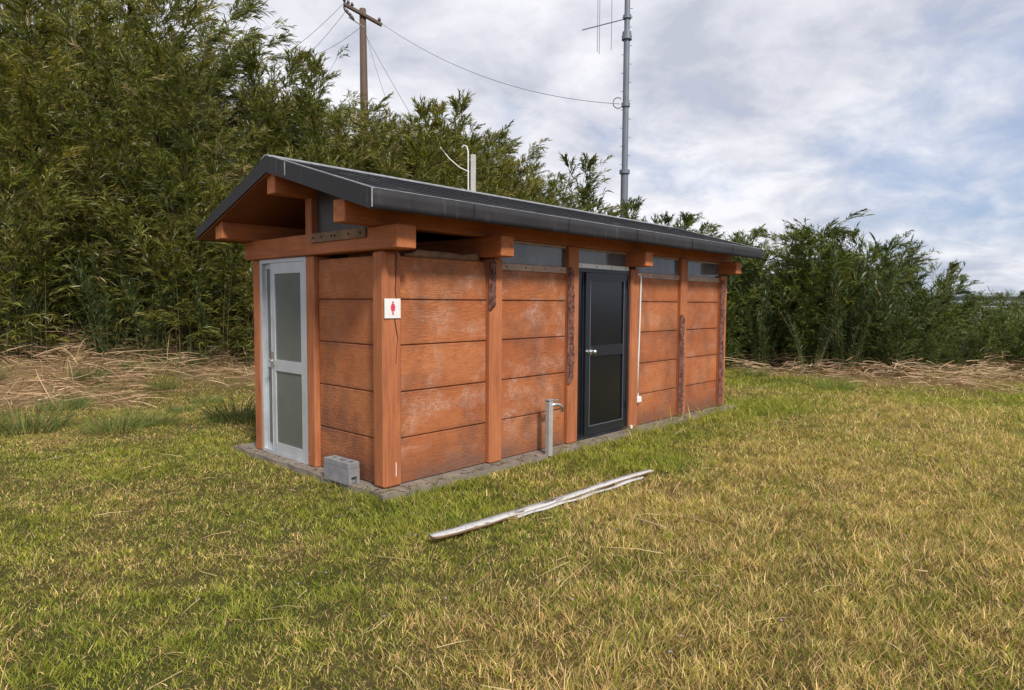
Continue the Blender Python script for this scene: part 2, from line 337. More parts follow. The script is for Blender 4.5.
# ------------------------------------------------------------------ lawn: real blades
def lawn():
    rng = np.random.default_rng(5); PS = []
    for d0, d1, dens in ((1.2, 3.4, 10500), (3.4, 5, 8000), (5, 7.5, 5200), (7.5, 10.5, 3000), (10.5, 15, 1800)):
        # wedge of ground a little wider than the view
        wmax = .92*d1+1.0; n = int(dens*(d1-d0)*2*wmax); d = rng.uniform(d0, d1, n); r = rng.uniform(-wmax, wmax, n)
        k = np.abs(r) < .90*d+.9; PS.append(np.stack([d[k], r[k]], 1))
    dd = np.concatenate(PS); d = dd[:, 0]; r = dd[:, 1]
    x = CAM[0]+FW[0]*d+RT[0]*r; y = CAM[1]+FW[1]*d+RT[1]*r
    e = d-np.interp(r, BR, BD)
    edge = .09*(fbm(x*3.3, y*3.3, 61)-.5)+.10*(fbm(x*14, y*14, 62)-.5)+.055
    keep = ~((x > -.10+edge) & (x < 5.93) & (y > -.115+edge) & (y < 2.34)) & (e < .6)
    sa = straw_amt(x, y); keep &= rng.random(len(x)) > sa*.75
    # thin and bald spots
    keep &= rng.random(len(x)) < .35+1.3*fbm(x*4.3, y*4.3, 91)
    x = x[keep]; y = y[keep]; d = d[keep]; r = r[keep]; n = len(x); sa = sa[keep]
    z = height(x, y)
    dr_ = dryness(x, y); tall = sstep(.45, .75, dr_)*sstep(-1.5, .5, r); tuft = fbm(x*5, y*5, 55)
    clump = fbm(x*14, y*14, 58)
    cc1 = vnoise(x*17, y*17, 71); cc2 = fbm(x*6, y*6, 72)
    isdry = rng.random(n) < np.clip((dr_-.06)*1.05+(clump-.5)*.7, .08, .66)
    h = (.022+.030*rng.random(n)+.026*tall*rng.random(n)+.045*sstep(.5, .85, tuft)*rng.random(n))*(1+.25*(d > 8))
    lush = (1-sstep(.0, .35, dr_)); h = h*(1+.75*lush*rng.random(n))*(.55+.9*vnoise(x*15, y*15, 73))*np.interp(r, [-1.5, .8], [.66, .92])
    nearslab = (1-sstep(.05, .28, np.maximum(np.maximum(-x-.10, x-5.93), np.maximum(-y-.11, y-2.34)))); h = h*(1+1.1*nearslab*vnoise(x*7, y*7, 81))
    long_ = rng.random(n) < .010; h = np.where(long_, h*2.4, h)
    lie = np.where(isdry & (rng.random(n) < .45-.2*tall), 1.9, .75)
    ang = rng.normal(0, 1.7, n)+6.283*1.6*vnoise(x*5, y*5, 74); lean = np.abs(rng.normal(0, .45, n))*lie+.12
    D = np.stack([np.cos(ang)*lean, np.sin(ang)*lean, np.ones(n)], 1); D /= np.linalg.norm(D, axis=1, keepdims=True)
    sa2 = rng.uniform(0, 2*math.pi, n); side = np.stack([np.cos(sa2), np.sin(sa2), np.zeros(n)], 1)
    W = (.0023+.0026*rng.random(n))*(1+.13*np.clip(d-3, 0, 8)); W = np.where(long_, W*.8, W)
    curl = np.stack([np.cos(ang), np.sin(ang), np.zeros(n)], 1)*rng.uniform(.0, .6, n)[:, None]
    Vv, Ff, T = strips(np.stack([x, y, z-.004], 1), D, h*1.15, W, rng.uniform(.0, .45, n), 3, rng, side=side, prof='blade', curl=curl)
    g = rng.random((n, 1)); hue = rng.random((n, 1)); ny = np.clip(fbm(x*1.7, y*1.7, 44)[:, None]*1.6-.3, 0, 1)
    green = (np.array([.085, .125, .018])*(1-g)+np.array([.22, .26, .040])*g)*(1-ny*.6)+np.array([.33, .32, .065])*ny*.6
    straw = np.array([.56, .43, .20])*(1-hue)+np.array([.33, .205, .085])*hue; straw *= (.55+1.15*g)
    c = np.where(isdry[:, None], straw, green*np.array([1.12, 1.10, .85]))*(.75+.5*rng.random((n, 1)))*(.55+.55*cc1+.40*cc2)[:, None]*1.12
    c = np.repeat(c, 6, 0)
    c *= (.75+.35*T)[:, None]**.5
    # stray pale stalks lying on the turf
    m = 420; d2 = rng.uniform(2.2, 9, m); r2 = rng.uniform(-.85, .85, m)*d2; x2 = CAM[0]+FW[0]*d2+RT[0]*r2; y2 = CAM[1]+FW[1]*d2+RT[1]*r2; k = ~((x2 > -.4) & (y2 > -.4)); x2 = x2[k]; y2 = y2[k]; m = len(x2)
    a = rng.uniform(0, 6.283, m); D2 = np.stack([np.cos(a), np.sin(a), rng.uniform(.0, .35, m)], 1); L2 = rng.uniform(.06, .26, m)
    V2, F2, T2 = strips(np.stack([x2, y2, height(x2, y2)+.025], 1), D2, L2, rng.uniform(.002, .006, m), rng.uniform(.0, .3, m), 3, rng, prof='stick', curl=rng.normal(0, .35, (m, 3))*np.array([1, 1, .1]))
    c2 = np.repeat(np.array([.55, .44, .24])*(.6+.6*rng.random((m, 1))), 6, 0)
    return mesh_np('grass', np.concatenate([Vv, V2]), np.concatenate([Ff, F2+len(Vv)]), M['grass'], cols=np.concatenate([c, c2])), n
g, ng = lawn(); tag(g, 'patchy short lawn grass with green and dried tan blades', 'grass', kind='stuff'); print('blades', ng)

def litter():
    rng = np.random.default_rng(33); m = 520; side = rng.random(m) < .72
    x = np.where(side, rng.uniform(-.1, 5.9, m), rng.uniform(-.13, -.03, m)); y = np.where(side, rng.uniform(-.15, -.045, m), rng.uniform(-.1, 2.3, m)); a = rng.uniform(0, 6.283, m)
    D = np.stack([np.cos(a), np.sin(a), rng.uniform(-.02, .12, m)], 1)
    V, F, T = strips(np.stack([x, y, .054+0*x], 1), D, rng.uniform(.012, .08, m), rng.uniform(.003, .012, m), rng.uniform(0, .05, m), 3, rng, side=np.cross(D, np.array([0, 0, 1.])), prof='stick', curl=rng.normal(0, .3, (m, 3))*np.array([1, 1, .05]))
    c = np.where(rng.random((m, 1)) < .5, np.array([[.30, .21, .11]]), np.array([[.10, .06, .04]]))*(.5+rng.random((m, 1)))
    tag(mesh_np('slab_litter', V, F, M['grass'], cols=np.repeat(c, 6, 0)), 'dead grass clippings and paint flakes scattered on the slab edge', 'litter', kind='stuff')
litter()
# small lilac flowers in the turf
def flowers():
    rng = np.random.default_rng(8); n = 46; d = rng.uniform(2.6, 6.5, n); r = rng.uniform(-.5, .75, n)*d; x = CAM[0]+FW[0]*d+RT[0]*r; y = CAM[1]+FW[1]*d+RT[1]*r
    k = ~((x > -.3) & (y > -.3)); x = x[k]; y = y[k]; n = len(x); z = height(x, y)+rng.uniform(.03, .06, n)
    P = np.repeat(np.stack([x, y, z], 1), 5, 0); a = np.tile(np.arange(5)*2*math.pi/5, n)+np.repeat(rng.random(n)*6, 5)
    D = np.stack([np.cos(a), np.sin(a), .5+0*a], 1); D /= np.linalg.norm(D, axis=1, keepdims=True)
    side = np.stack([-np.sin(a), np.cos(a), 0*a], 1)
    Vv, Ff, T = strips(P, D, np.full(5*n, .010), np.full(5*n, .007), np.full(5*n, .1), 3, rng, side=side)
    o = mesh_np('turf_flowers', Vv, Ff, M['grass'], cols=np.full((len(Vv), 3), 1.)*np.array([.48, .40, .62]))
    tag(o, 'tiny pale lilac flowers dotted through the lawn', 'flowers', kind='stuff')
flowers()

# ------------------------------------------------------------------ straw litter along the foot of the thicket
def straw():
    rng = np.random.default_rng(15); N = 90000; d = rng.uniform(6, 16, N); r = rng.uniform(-13, 12.5, N); x = CAM[0]+FW[0]*d+RT[0]*r; y = CAM[1]+FW[1]*d+RT[1]*r
    s = straw_amt(x, y); k = rng.random(N) < s*.62; k &= ~((x > -.3) & (x < 6.2) & (y > -.4) & (y < 2.6)); x = x[k]; y = y[k]; n = len(x)
    z = height(x, y)+rng.uniform(.0, .26, n)*fbm(x*1.6, y*1.6, 9)**2*3
    a = rng.normal(-.4, .9, n); el = rng.normal(.10, .16, n); D = np.stack([np.cos(a)*np.cos(el), np.sin(a)*np.cos(el), np.sin(el)], 1)
    L = rng.uniform(.12, .6, n); L = np.where(rng.random(n) < .05, L*2, L)
    Vv, Ff, T = strips(np.stack([x, y, z+.015], 1), D, L, rng.uniform(.004, .014, n), rng.uniform(0, .35, n), 4, rng, prof='stick', curl=rng.normal(0, .18, (n, 3))*np.array([1, 1, .3]))
    h = rng.random((n, 1)); c = np.array([.62, .45, .28])*(1-h)+np.array([.34, .22, .135])*h; c *= .7+.6*rng.random((n, 1))
    # a few long dry canes arching out of the left bank
    m = 70; rr = rng.uniform(-10.5, -5, m); d2 = np.interp(rr, BR, BD)+rng.uniform(-.6, 1.0, m); x2 = CAM[0]+FW[0]*d2+RT[0]*rr; y2 = CAM[1]+FW[1]*d2+RT[1]*rr
    a2 = rng.normal(math.atan2(-FW[1], -FW[0]), 1.1, m); D2 = np.stack([np.cos(a2)*.7, np.sin(a2)*.7, rng.uniform(.3, 1.1, m)], 1); D2 /= np.linalg.norm(D2, axis=1, keepdims=True)
    V2, F2, T2 = strips(np.stack([x2, y2, height(x2, y2)], 1), D2, rng.uniform(.8, 1.9, m), rng.uniform(.010, .022, m), rng.uniform(.35, .9, m), 8, rng, prof='stick')
    c2 = np.repeat(np.tile([[.42, .31, .17]], (m, 1))*(.6+.6*rng.random((m, 1))), 16, 0)
    return mesh_np('dry_straw', np.concatenate([Vv, V2]), np.concatenate([Ff, F2+len(Vv)]), M['straw'], cols=np.concatenate([np.repeat(c, 8, 0), c2]))
tag(straw(), 'tan dry cut reeds and straw littering the foot of the thicket', 'straw', kind='stuff')

# ------------------------------------------------------------------ bamboo and reed clumps
def unit(a): return a/(np.linalg.norm(a, axis=-1, keepdims=True)+1e-9)
def bamboo_mesh(seed, h=3.4, ncul=12, low=.03, gold=.4, nodes=24, rad_=.42, lean=(.10, .36)):
    rng = np.random.default_rng(seed); lines = []; rad = []; P = []; D = []; L = []; C = []; W = []
    for c in range(ncul):
        a = rng.uniform(0, 6.283); rr = rad_*math.sqrt(rng.random()); hh = h*rng.uniform(.70, 1.10)
        out = np.array([math.cos(a), math.sin(a), 0])*rng.uniform(*lean)+np.array([.10, -.05, 0])*(lean[1] > .2)
        b = np.array([math.cos(a)*rr, math.sin(a)*rr, 0]); t = np.linspace(0, 1, 9)
        f = lambda t: b+np.stack([out[0]*hh*t**2.2, out[1]*hh*t**2.2, hh*(t-.10*t**4)], -1)
        lines.append(f(t)); rad.append(np.interp(t, [0, 1], [.008, .003]))
        tn = np.sort(rng.uniform(low, 1, nodes)**.9); base = f(tn); tan = unit(f(tn+.01)-f(tn))
        plume = rng.uniform(.8, 1.3); goldc = rng.random() < gold
        for j in range(len(tn)):
            T = tn[j]
            for s in range(2 if T < .85 else 3):
                az = rng.uniform(0, 6.283); o = np.array([math.cos(az), math.sin(az), 0]); sp = .95-.60*T
                bd = unit(tan[j]*(1.15-.45*sp)+o*sp+np.array([0, 0, .05])); bl = (.72-.34*T)*plume*rng.uniform(.6, 1.25)
                nl = 15; tt = np.linspace(.22, 1, nl)+rng.normal(0, .02, nl); bp = base[j]+bd*bl*tt[:, None]; bp[:, 2] -= .34*bl*tt**2
                bt = unit(bd-np.array([0, 0, 1.])*.68*tt[:, None]*(1-.6*T))
                ld = unit(bt+rng.normal(0, .30, (nl, 3))); P.append(bp); D.append(ld); L.append(rng.uniform(.11, .20, nl)*(1.05-.2*T))
                W.append(rng.uniform(.013, .021, nl))
                g = rng.random((nl, 1)); cc = (np.array([.050, .066, .015])*(1-g)+np.array([.150, .160, .036])*g)*rng.uniform(.55, 1.5)
                y = (.55 if goldc else .10)*rng.random()**1.5; cc = cc*(1-y)+np.array([.32, .25, .07])*y  # yellow mixed in: golden-lit plumes painted into the leaf colour
                if rng.random() < .035: cc = np.tile([[.26, .20, .10]], (nl, 1))
                C.append(cc)
    P = np.concatenate(P); D = np.concatenate(D); L = np.concatenate(L); W = np.concatenate(W); C = np.concatenate(C)
    V, F, T = strips(P, D, L, W, rng.uniform(.1, .5, len(P)), 4, rng, prof='leaf'); C = np.repeat(C, 8, 0)
    return (V, F, C), tubes_np(lines, rad, 5)
def reed_mesh(seed, h=2.7, ncul=17, low=.06, spike=False):
    """giant reed: upright canes with long arching leaves on alternate sides and a dark pointed tip"""
    rng = np.random.default_rng(seed); lines = []; rad = []; P = []; D = []; L = []; W = []; C = []; DRP = []
    for c in range(ncul):
        a = rng.uniform(0, 6.283); rr = .40*math.sqrt(rng.random()); hh = h*rng.uniform(.70, 1.12); out = np.array([math.cos(a), math.sin(a), 0])*rng.uniform(.05, .42)
        b = np.array([math.cos(a)*rr, math.sin(a)*rr, 0]); t = np.linspace(0, 1, 8); f = lambda t: b+np.stack([out[0]*hh*t**2, out[1]*hh*t**2, hh*t], -1)
        lines.append(f(t)); rad.append(np.interp(t, [0, 1], [.012, .004])); nlv = 30; tn = np.linspace(low+rng.uniform(-.05, .1), 1, nlv); base = f(tn); phi = rng.uniform(0, 6.28)
        for j in range(nlv):
            T = tn[j]; az = phi+math.pi*j+rng.normal(0, .6); o = np.array([math.cos(az), math.sin(az), 0]); sp = (.8-.45*T)*rng.uniform(.6, 1.2)
            P.append(base[j][None]); D.append(unit(np.array([0, 0, 1.])+o*sp*1.3)[None]); L.append([rng.uniform(.38, .70)*(1-.35*T)]); W.append([rng.uniform(.026, .042)]); DRP.append([rng.uniform(.45, 1.25)*(1.1-.6*T)])
            g = rng.random(); C.append((np.array([.030, .052, .016])*(1-g)+np.array([.075, .115, .036])*g if rng.random() > .05 else np.array([.22, .18, .08]))[None])
        # bushy side shoots in the top third
        m = 110 if spike else 80; ts = rng.uniform(.30 if spike else .5, 1.0, m); bs = f(ts); az = rng.uniform(0, 6.28, m); o = np.stack([np.cos(az), np.sin(az), 0*az], 1)
        P.append(bs+o*rng.uniform(0, .16, (m, 1))*(1.1-ts[:, None])); D.append(unit(o*rng.uniform(.25, .8, (m, 1))+np.array([0, 0, 1.]))); L.append(rng.uniform(.12, .26, m)); W.append(rng.uniform(.012, .020, m)); DRP.append(rng.uniform(0, .3, m))
        g = rng.random((m, 1)); C.append(np.array([.022, .036, .012])*(1-g)+np.array([.055, .075, .024])*g)
    P = np.concatenate(P); D = np.concatenate(D); L = np.concatenate(L); W = np.concatenate(W); C = np.concatenate(C); DRP = np.concatenate(DRP)
    V, F, T = strips(P, D, L, W, DRP, 6, rng, prof='leaf'); return (V, F, np.repeat(C, 12, 0)), tubes_np(lines, rad, 5)
def make_clump(name, data, lm, sm):
    (V, F, C), (V2, F2) = data; r = empty(name); f = mesh_np('foliage', V, F, lm, r, C); s = mesh_np('canes', V2, F2, sm, r, smooth=True); return [r, f, s, False]
def place(proto, d, r, s, rz, label, cat, group, dz=-.05, tilt=0):
    x, y = at(d, r); z = float(height(x, y))+dz
    if not proto[3]: R_ = proto[0]; proto[3] = True
    else:
        R_ = proto[0].copy(); COL.objects.link(R_)
        for ch in proto[1:3]:
            c = ch.copy(); COL.objects.link(c); c.parent = R_
    R_.location = (x, y, z); R_.rotation_euler = (tilt*RT[0]*0+tilt, 0, rz); R_.scale = (s*random.uniform(.92, 1.08),)*2+(s,)
    for k in ('label', 'category', 'group'):
        if k in R_: del R_[k]
    tag(R_, label, cat, group); return R_
DARK = [make_clump('reed_clump', bamboo_mesh(300+k, 2.9, 12, .03, .25, 26, .46, (.10, .42)), M['leaf_backlit_tint'], M['culmdark']) for k in range(4)]
BAM = [make_clump('bamboo_clump', bamboo_mesh(100+k), M['leaf'], M['culmdark']) for k in range(5)]
BIG = [make_clump('bamboo_clump', bamboo_mesh(120+k, 4.9, 11, .03, .4, 36, .5), M['leaf'], M['culmdark']) for k in range(3)]
TALL = [make_clump('bamboo_clump', bamboo_mesh(140+k, 3.8, 3, .3, .1, 34, .15, (.02, .09)), M['leaf'], M['culmdark']) for k in range(3)]
REED = [make_clump('reed_clump', reed_mesh(200+k), M['reedleaf'], M['culm' if k == 1 else 'culmdark']) for k in range(5)]
SPIKE = [make_clump('reed_clump', bamboo_mesh(230+k, 3.1, 3, .1, .05, 28, .16, (.02, .12)), M['leaf_backlit_tint'], M['culm']) for k in range(3)]
rnd = random.Random(4)
# skyline target: photo-independent plan of crest heights over the ground along r/d bearing
def crest(b):     # b = r/d bearing -> wished height of the top of the thicket per metre of distance
    xs = np.array([-1.2, -.62, -.55, -.474, -.42, -.38, -.34, -.29, -.25, -.17, -.135, -.05, 0, .06, .11, .16, .25, .32, .38, .46, .53, .58, .655, .672, .725, .74, .95])
    ys = np.array([335, 335, 312, 262, 238, 236, 224, 214, 198, 190, 184, 174, 150, 130, 104, 84, 74, 68, 66, 66, 66, 42, 26, -34, -34, 16, 18.])
    return float(np.interp(b, xs, ys))/FX
def bamboo_rows():
    n = 0
    for e in (.15, 1.1, 2.2, 3.5, 5.0, 6.6):
        r = -13.5+rnd.uniform(0, .5)
        while r < 4.2:
            d = float(np.interp(r, BR, BD))+e+rnd.uniform(-.35, .35); b = r/d; x, y = at(d, r); g = float(height(x, y))
            top = 1.5+crest(b)*d; hh = min(6.4, (top-g)*(1.10 if b < -.45 else 1.0))*(rnd.uniform(.35, .6) if e < .5 else rnd.uniform(.60, .80) if e < 1.5 else rnd.uniform(.86, 1.02))
            vis = abs(b) < .86
            step = .60 if b > -.28 else .78 if e < 3 else .95
            if vis and hh > 1.0 and not (-.16 < b < .02 and e < 1.0) :
                p = rnd.choice(BAM if hh < 4.3 else BIG); s = max(.58, min(1.28, hh/3.6)) if hh < 4.3 else hh/5.0
                if b < -.40: lab = 'olive bamboo clump in the tall leafy thicket left of the hut'; grp = 'bamboo clumps of the tall thicket left of the hut'
                elif b < -.10: lab = 'olive green bamboo clump on the bank rising above the hut ridge'; grp = 'bamboo clumps on the bank above the hut ridge'
                else: lab = 'green bamboo clump low behind the middle of the hut roof'; grp = 'bamboo clumps behind the middle of the hut roof'
                place(p, d, r, s, rnd.uniform(0, 6.28), lab, 'bamboo', grp); n += 1
            r += step*rnd.uniform(.85, 1.15)
    return n
def foot_reeds():
    r = -12.0
    while r < -3.4:
        d = float(np.interp(r, BR, BD))+rnd.uniform(-.35, .25)
        place(rnd.choice(REED), d, r, rnd.uniform(.38, .62), rnd.uniform(0, 6.28), 'low reed clump with long drooping leaves at the foot of the left thicket', 'reeds', 'low reed clumps along the foot of the left thicket')
        r += rnd.uniform(.45, .9)
foot_reeds()
nb = bamboo_rows(); print('bamboo clumps', nb)
def reed_rows():
    n = 0
    for e in (.1, .7, 1.4, 2.2, 3.2):
        r = 3.6+rnd.uniform(0, .4)
        while r < 14.5:
            d = float(np.interp(r, BR, BD))+e+rnd.uniform(-.2, .2); b = r/d; x, y = at(d, r); g = float(height(x, y)); top = 1.5+crest(b)*d; hh = (top-g)*rnd.uniform(.62, 1.12)
            if hh > .4 and not (.66 < b < .735 and e > .5) and not (b > .74 and e > 2.0):
                place(rnd.choice(REED if rnd.random() < (.45 if e < 1 else .2) else DARK), d, r, max(.45, min(1.25, hh/2.85))*(rnd.uniform(.55, .95) if e < .3 else 1), rnd.uniform(0, 6.28), 'dark green giant reed clump in the stand right of the hut', 'reeds', 'reed clumps of the stand right of the hut'); n += 1
            r += .68*rnd.uniform(.85, 1.15)
    return n
nr_ = reed_rows(); print('reed clumps', nr_)
def spire(kind, px, ytop, d, label, cat, group=None):
    q3 = P3(px, ytop, d); r = (q3[0]-CAM[0])*RT[0]+(q3[1]-CAM[1])*RT[1]; g = float(height(q3[0], q3[1])); top = q3[2]; base_h = 3.8 if kind is TALL else 3.1
    place(kind[len(label) % 3], d, r, (top-g)/base_h, rnd.uniform(0, 6.28), label, cat, group)
spire(TALL, 453, 90, 15.5, 'tall thin bamboo spire standing highest above the middle of the hut roof', 'bamboo')
spire(TALL, 424, 98, 15.3, 'slim bamboo spire just left of the highest spire above the roof', 'bamboo')
spire(TALL, 318, 52, 14.8, 'bamboo plume leaning on the skyline just left of the wooden utility pole', 'bamboo')
spire(TALL, 268, 34, 14.2, 'bamboo plume on the skyline at the shoulder of the tall left thicket', 'bamboo')
spire(SPIKE, 571, 162, 16.8, 'dark reedy spire rising behind the roof well left of the grey mast', 'bamboo')
spire(SPIKE, 594, 168, 17.0, 'dark reedy spire rising behind the roof immediately left of the grey mast', 'reeds')
spire(SPIKE, 628, 184, 17.0, 'dark bushy reed clump right at the foot of the grey mast', 'reeds')
spire(SPIKE, 652, 202, 17.2, 'small reed tip above the roof a little right of the mast', 'reeds')
spire(SPIKE, 684, 204, 17.2, 'small twin reed tip above the far half of the roof', 'reeds')
spire(SPIKE, 735, 222, 16.0, 'dark reed spire peeking over the far end of the roof', 'reeds')
spire(SPIKE, 812, 214, 15.0, 'tallest dark reed spire in the stand right of the hut', 'reeds')
spire(SPIKE, 866, 229, 14.8, 'dark reed spire leaning at the right shoulder of the tall reeds', 'reeds')
spire(SPIKE, 938, 262, 15.4, 'dark reed spire just left of the guardrail', 'reeds')
spire(SPIKE, 983, 282, 18.6, 'small dark spray of reeds behind the guardrail', 'reeds')
spire(SPIKE, 1012, 290, 15.2, 'dark bushy reed clump at the right edge beside the guardrail', 'reeds')
spire(DARK, 1006, 296, 14.2, 'round bushy reed clump covering the right end of the guardrail', 'reeds')
spire(DARK, 1040, 300, 13.6, 'bushy reed clump cut by the right edge of the view', 'reeds')
spire(DARK, 975, 326, 13.2, 'low bushy reed clump just under the guardrail', 'reeds')
spire(DARK, 1030, 302, 13.8, 'reed clump between the guardrail end and the right edge', 'reeds')
spire(DARK, 925, 268, 14.6, 'bushy reed clump ending the dark stand just before the guardrail gap', 'reeds')
spire(DARK, 800, 222, 14.6, 'broad tall bushy clump highest in the body of the right stand', 'reeds')
spire(DARK, 848, 232, 14.4, 'broad bushy clump next right of the tallest one in the stand', 'reeds')

for p in DARK+BAM+BIG+TALL+REED+SPIKE:
    if not p[3]:
        for q in p[2::-1]: bpy.data.objects.remove(q)

# grass tussocks on the left and tall weeds before the reeds
def tuss(seed, n=260, h=.34, spread=.16, col=(.075, .095, .028)):
    rng = np.random.default_rng(seed); a = rng.uniform(0, 6.283, n); rr = spread*np.sqrt(rng.random(n)); P = np.stack([np.cos(a)*rr, np.sin(a)*rr, 0*a], 1)
    ln = rng.uniform(.15, .9, n); D = unit(np.stack([np.cos(a)*ln, np.sin(a)*ln, 1+0*a], 1)); V, F, T = strips(P, D, h*rng.uniform(.4, 1.1, n), rng.uniform(.004, .008, n), rng.uniform(.2, .8, n), 5, rng, prof='blade')
    c = np.array(col)*(.5+1.2*rng.random((n, 1))); c = np.where(rng.random((n, 1)) < .24, np.array([[.30, .22, .10]]), c); return V, F, np.repeat(c, 10, 0)
def tussock(px, py, s, label, seed, col=(.075, .095, .028)):
    d = 1.5*FX/(py-303); x, y = at(d, (px-512)/FX*d); V, F, C = tuss(seed, 460, .55, .30, col=tuple(1.8*q for q in col)); o = mesh_np('grass_tussock', V, F, M['grass'], cols=C); o.location = (x, y, float(height(x, y))-.02); o.scale = (s, s, s)
    tag(o, label, 'grass tuft', 'weed tufts on the straw bank left of the hut' if 'straw bank left' in label else 'weed tufts along the right straw strip' if 'straw strip' in label else None)
tussock(22, 434, 1.25, 'dark green grass tussock nearest the left edge, before the straw bank', 1)
tussock(112, 436, .95, 'wide low green tussock between the left edge and the hut door', 2, (.085, .11, .03))
tussock(150, 430, .8, 'green tussock right beside the wide low one left of the door', 5, (.085, .11, .03))
tussock(236, 424, 1.1, 'dark green tussock just left of the grey glazed door', 3, (.055, .085, .028))
tussock(838, 388, .9, 'small bright green tuft on the far lawn before the reeds', 4, (.11, .15, .03))
for k, (px, py, sc) in enumerate([(8, 402, .8), (40, 398, .7), (66, 392, .6), (90, 402, .7), (135, 396, .7), (160, 400, .6), (186, 392, .7), (205, 404, .6), (60, 412, .8), (180, 414, .5), (-30, 410, .9)]):
    tussock(px, py, sc, 'small weed tuft growing through the straw bank left of the hut', 20+k, (.07, .11, .03))
for k, (px, py, sc) in enumerate([(758, 378, .7), (790, 374, .6), (905, 378, .6), (940, 381, .7), (985, 380, .8), (1012, 379, .9), (870, 376, .5)]):
    tussock(px, py, sc, 'small weed tuft at the edge of the straw strip before the right reeds', 40+k, (.09, .13, .035))
tussock(700, 384+2, .8, 'green tuft hidden low at the far corner of the hut', 6)

# ------------------------------------------------------------------ the hut
hut = empty('restroom_hut'); tag(hut, 'small orange panelled restroom hut with low dark gable roof', 'hut')
WX = 5.87; WY = 2.12; ZP = 1.895
def slab():
    bm = bmesh.new(); rng = random.Random(2); poly = []
    def edge(a, b, n):
        for k in range(n):
            t = k/n; poly.append((a[0]+(b[0]-a[0])*t+rng.uniform(-.022, .022), a[1]+(b[1]-a[1])*t+rng.uniform(-.022, .022)))
    edge((-.14, -.09), (-.07, -.15), 2); edge((-.07, -.15), (5.95, -.15), 40); edge((5.95, -.15), (5.95, 2.40), 14); edge((5.95, 2.40), (-.13, 2.36), 30); edge((-.13, 2.36), (-.14, -.09), 16)
    prism(bm, poly, 2, -.12, .052); return obj('base_slab', bm, M['concrete'], hut)
slab()
one('floor', M['soil_inside'], hut, .1, 5.8, .1, 2.05, .05, .058)
ZJ = [.056, .42, .79, 1.16, 1.52, 1.865]
def panel_bay(axis, a0, a1, pos, depth, mat, top=5, name='wall_panel'):
    """five cast boards one above the other, with a dark rebate between them"""
    bm = bmesh.new()
    for k in range(top):
        z0, z1 = ZJ[k]+(.004 if k else 0), ZJ[k+1]-.004
        if axis == 0: box(bm, a0, a1, pos, pos+depth, z0, z1, bev=.006)
        else: box(bm, pos, pos+depth, a0, a1, z0, z1, bev=.006)
    if axis == 0: box(bm, a0, a1, pos+.016, pos+depth-.01, ZJ[0], ZJ[top]-.012)
    else: box(bm, pos+.016, pos+depth-.01, a0, a1, ZJ[0], ZJ[top]-.012)
    return obj(name, bm, mat, hut)
PC = [1.195, 2.335, 3.490, 4.655]        # middle posts, long side
PW = .082
panel_bay(0, .148, PC[0]-PW, .012, .06, M['panel_worn'])
panel_bay(0, PC[0]+PW, PC[1]-PW, .012, .06, M['panel_worn'])
panel_bay(0, PC[2]+PW, PC[3]-PW, .012, .06, M['panel'])
panel_bay(0, PC[3]+PW, 5.715, .012, .06, M['panel'])
panel_bay(1, .120, .955, .012, .06, M['panel_front'])
# back and far walls (unseen from the photograph, but real)
for a, b in zip([.0]+PC, PC+[5.87]): panel_bay(0, a+PW, b-PW, 2.048, .06, M['panel'])
panel_bay(1, .148, 1.97, 5.80, .06, M['panel'])
def post(x0, x1, y0, y1, z0=.052, z1=ZP, bev=.014):
    bm = bmesh.new(); box(bm, x0, x1, y0, y1, z0, z1, bev=bev); return obj('post', bm, M['post'], hut)
c_post = post(-.035, .142, -.035, .118, bev=.022)
posts = [post(c-PW, c+PW, -.040, .13, z1=2.08 if k in (1, 3) else ZP) for k, c in enumerate(PC)]
p_far = post(5.72, 5.885, -.040, .13); post(5.72, 5.885, 1.99, 2.13)
p_door = post(-.035, .13, .958, 1.090, bev=.010); p_left = post(-.035, .13, 1.935, 2.068, bev=.010)
for c in PC: post(c-PW, c+PW, 1.99, 2.15)
# cracks and broken edges of the posts
def crack():
    rng = random.Random(3); V = []; F = []; z = 1.88; x = .085; k = 0
    while z > 1.0:
        w = .0045 if z > 1.25 else .0022; V += [(x-w, -.0372, z), (x+w, -.0372, z)]
        if k: F.append((2*k-2, 2*k-1, 2*k+1, 2*k))
        z -= rng.uniform(.02, .05); x += rng.uniform(-.009, .009)+(.0 if .06 < x < .11 else (.085-x)*.4); k += 1
    return mesh_np('crack', np.array(V, float), np.array(F), M['dark'], c_post)
crack()
def chip(x, y, z, h, w, parent):
    bm = bmesh.new(); box(bm, x-w/2, x+w/2, y-.0025, y+.002, z, z+h); return obj('chipped_paint', bm, M['white'], parent)
chip(.075, -.0355, .14, .11, .006, c_post)
def spall(parent, xc, xw, z0, z1, y=-.040, seed=0):
    """the rotten, split core of a post showing on its left edge"""
    rng = np.random.default_rng(seed); nz = max(8, int((z1-z0)/.012)); nx = 7; V = []; F = []
    for k in range(nz+1):
        z = z0+(z1-z0)*k/nz; e = min(1, k/3, (nz-k)/3); ww = xw*(.75+.35*vnoise(z*9, 3.1, seed))*(.35+.65*e)
        for j in range(nx):
            u = j/(nx-1); prof = math.sin(math.pi*u)**.5
            V.append((xc-xw*.55+ww*u, y+.012-(.012+.026*vnoise(z*38, u*5, seed+1)+.016*rng.random())*prof, z))
    for k in range(nz):
        for j in range(nx-1): a = k*nx+j; F.append((a, a+1, a+nx+1, a+nx))
    return mesh_np('broken_edge', np.array(V, float), np.array(F), M['spall'], parent)
spall(posts[0], PC[0]-.042, .085, 1.44, 1.885, seed=1); spall(posts[1], PC[1]-.042, .085, .68, 1.86, seed=2)
spall(posts[3], PC[3]-.035, .095, .06, 1.36, seed=3); spall(p_far, 5.768, .095, .07, 1.84, seed=4)
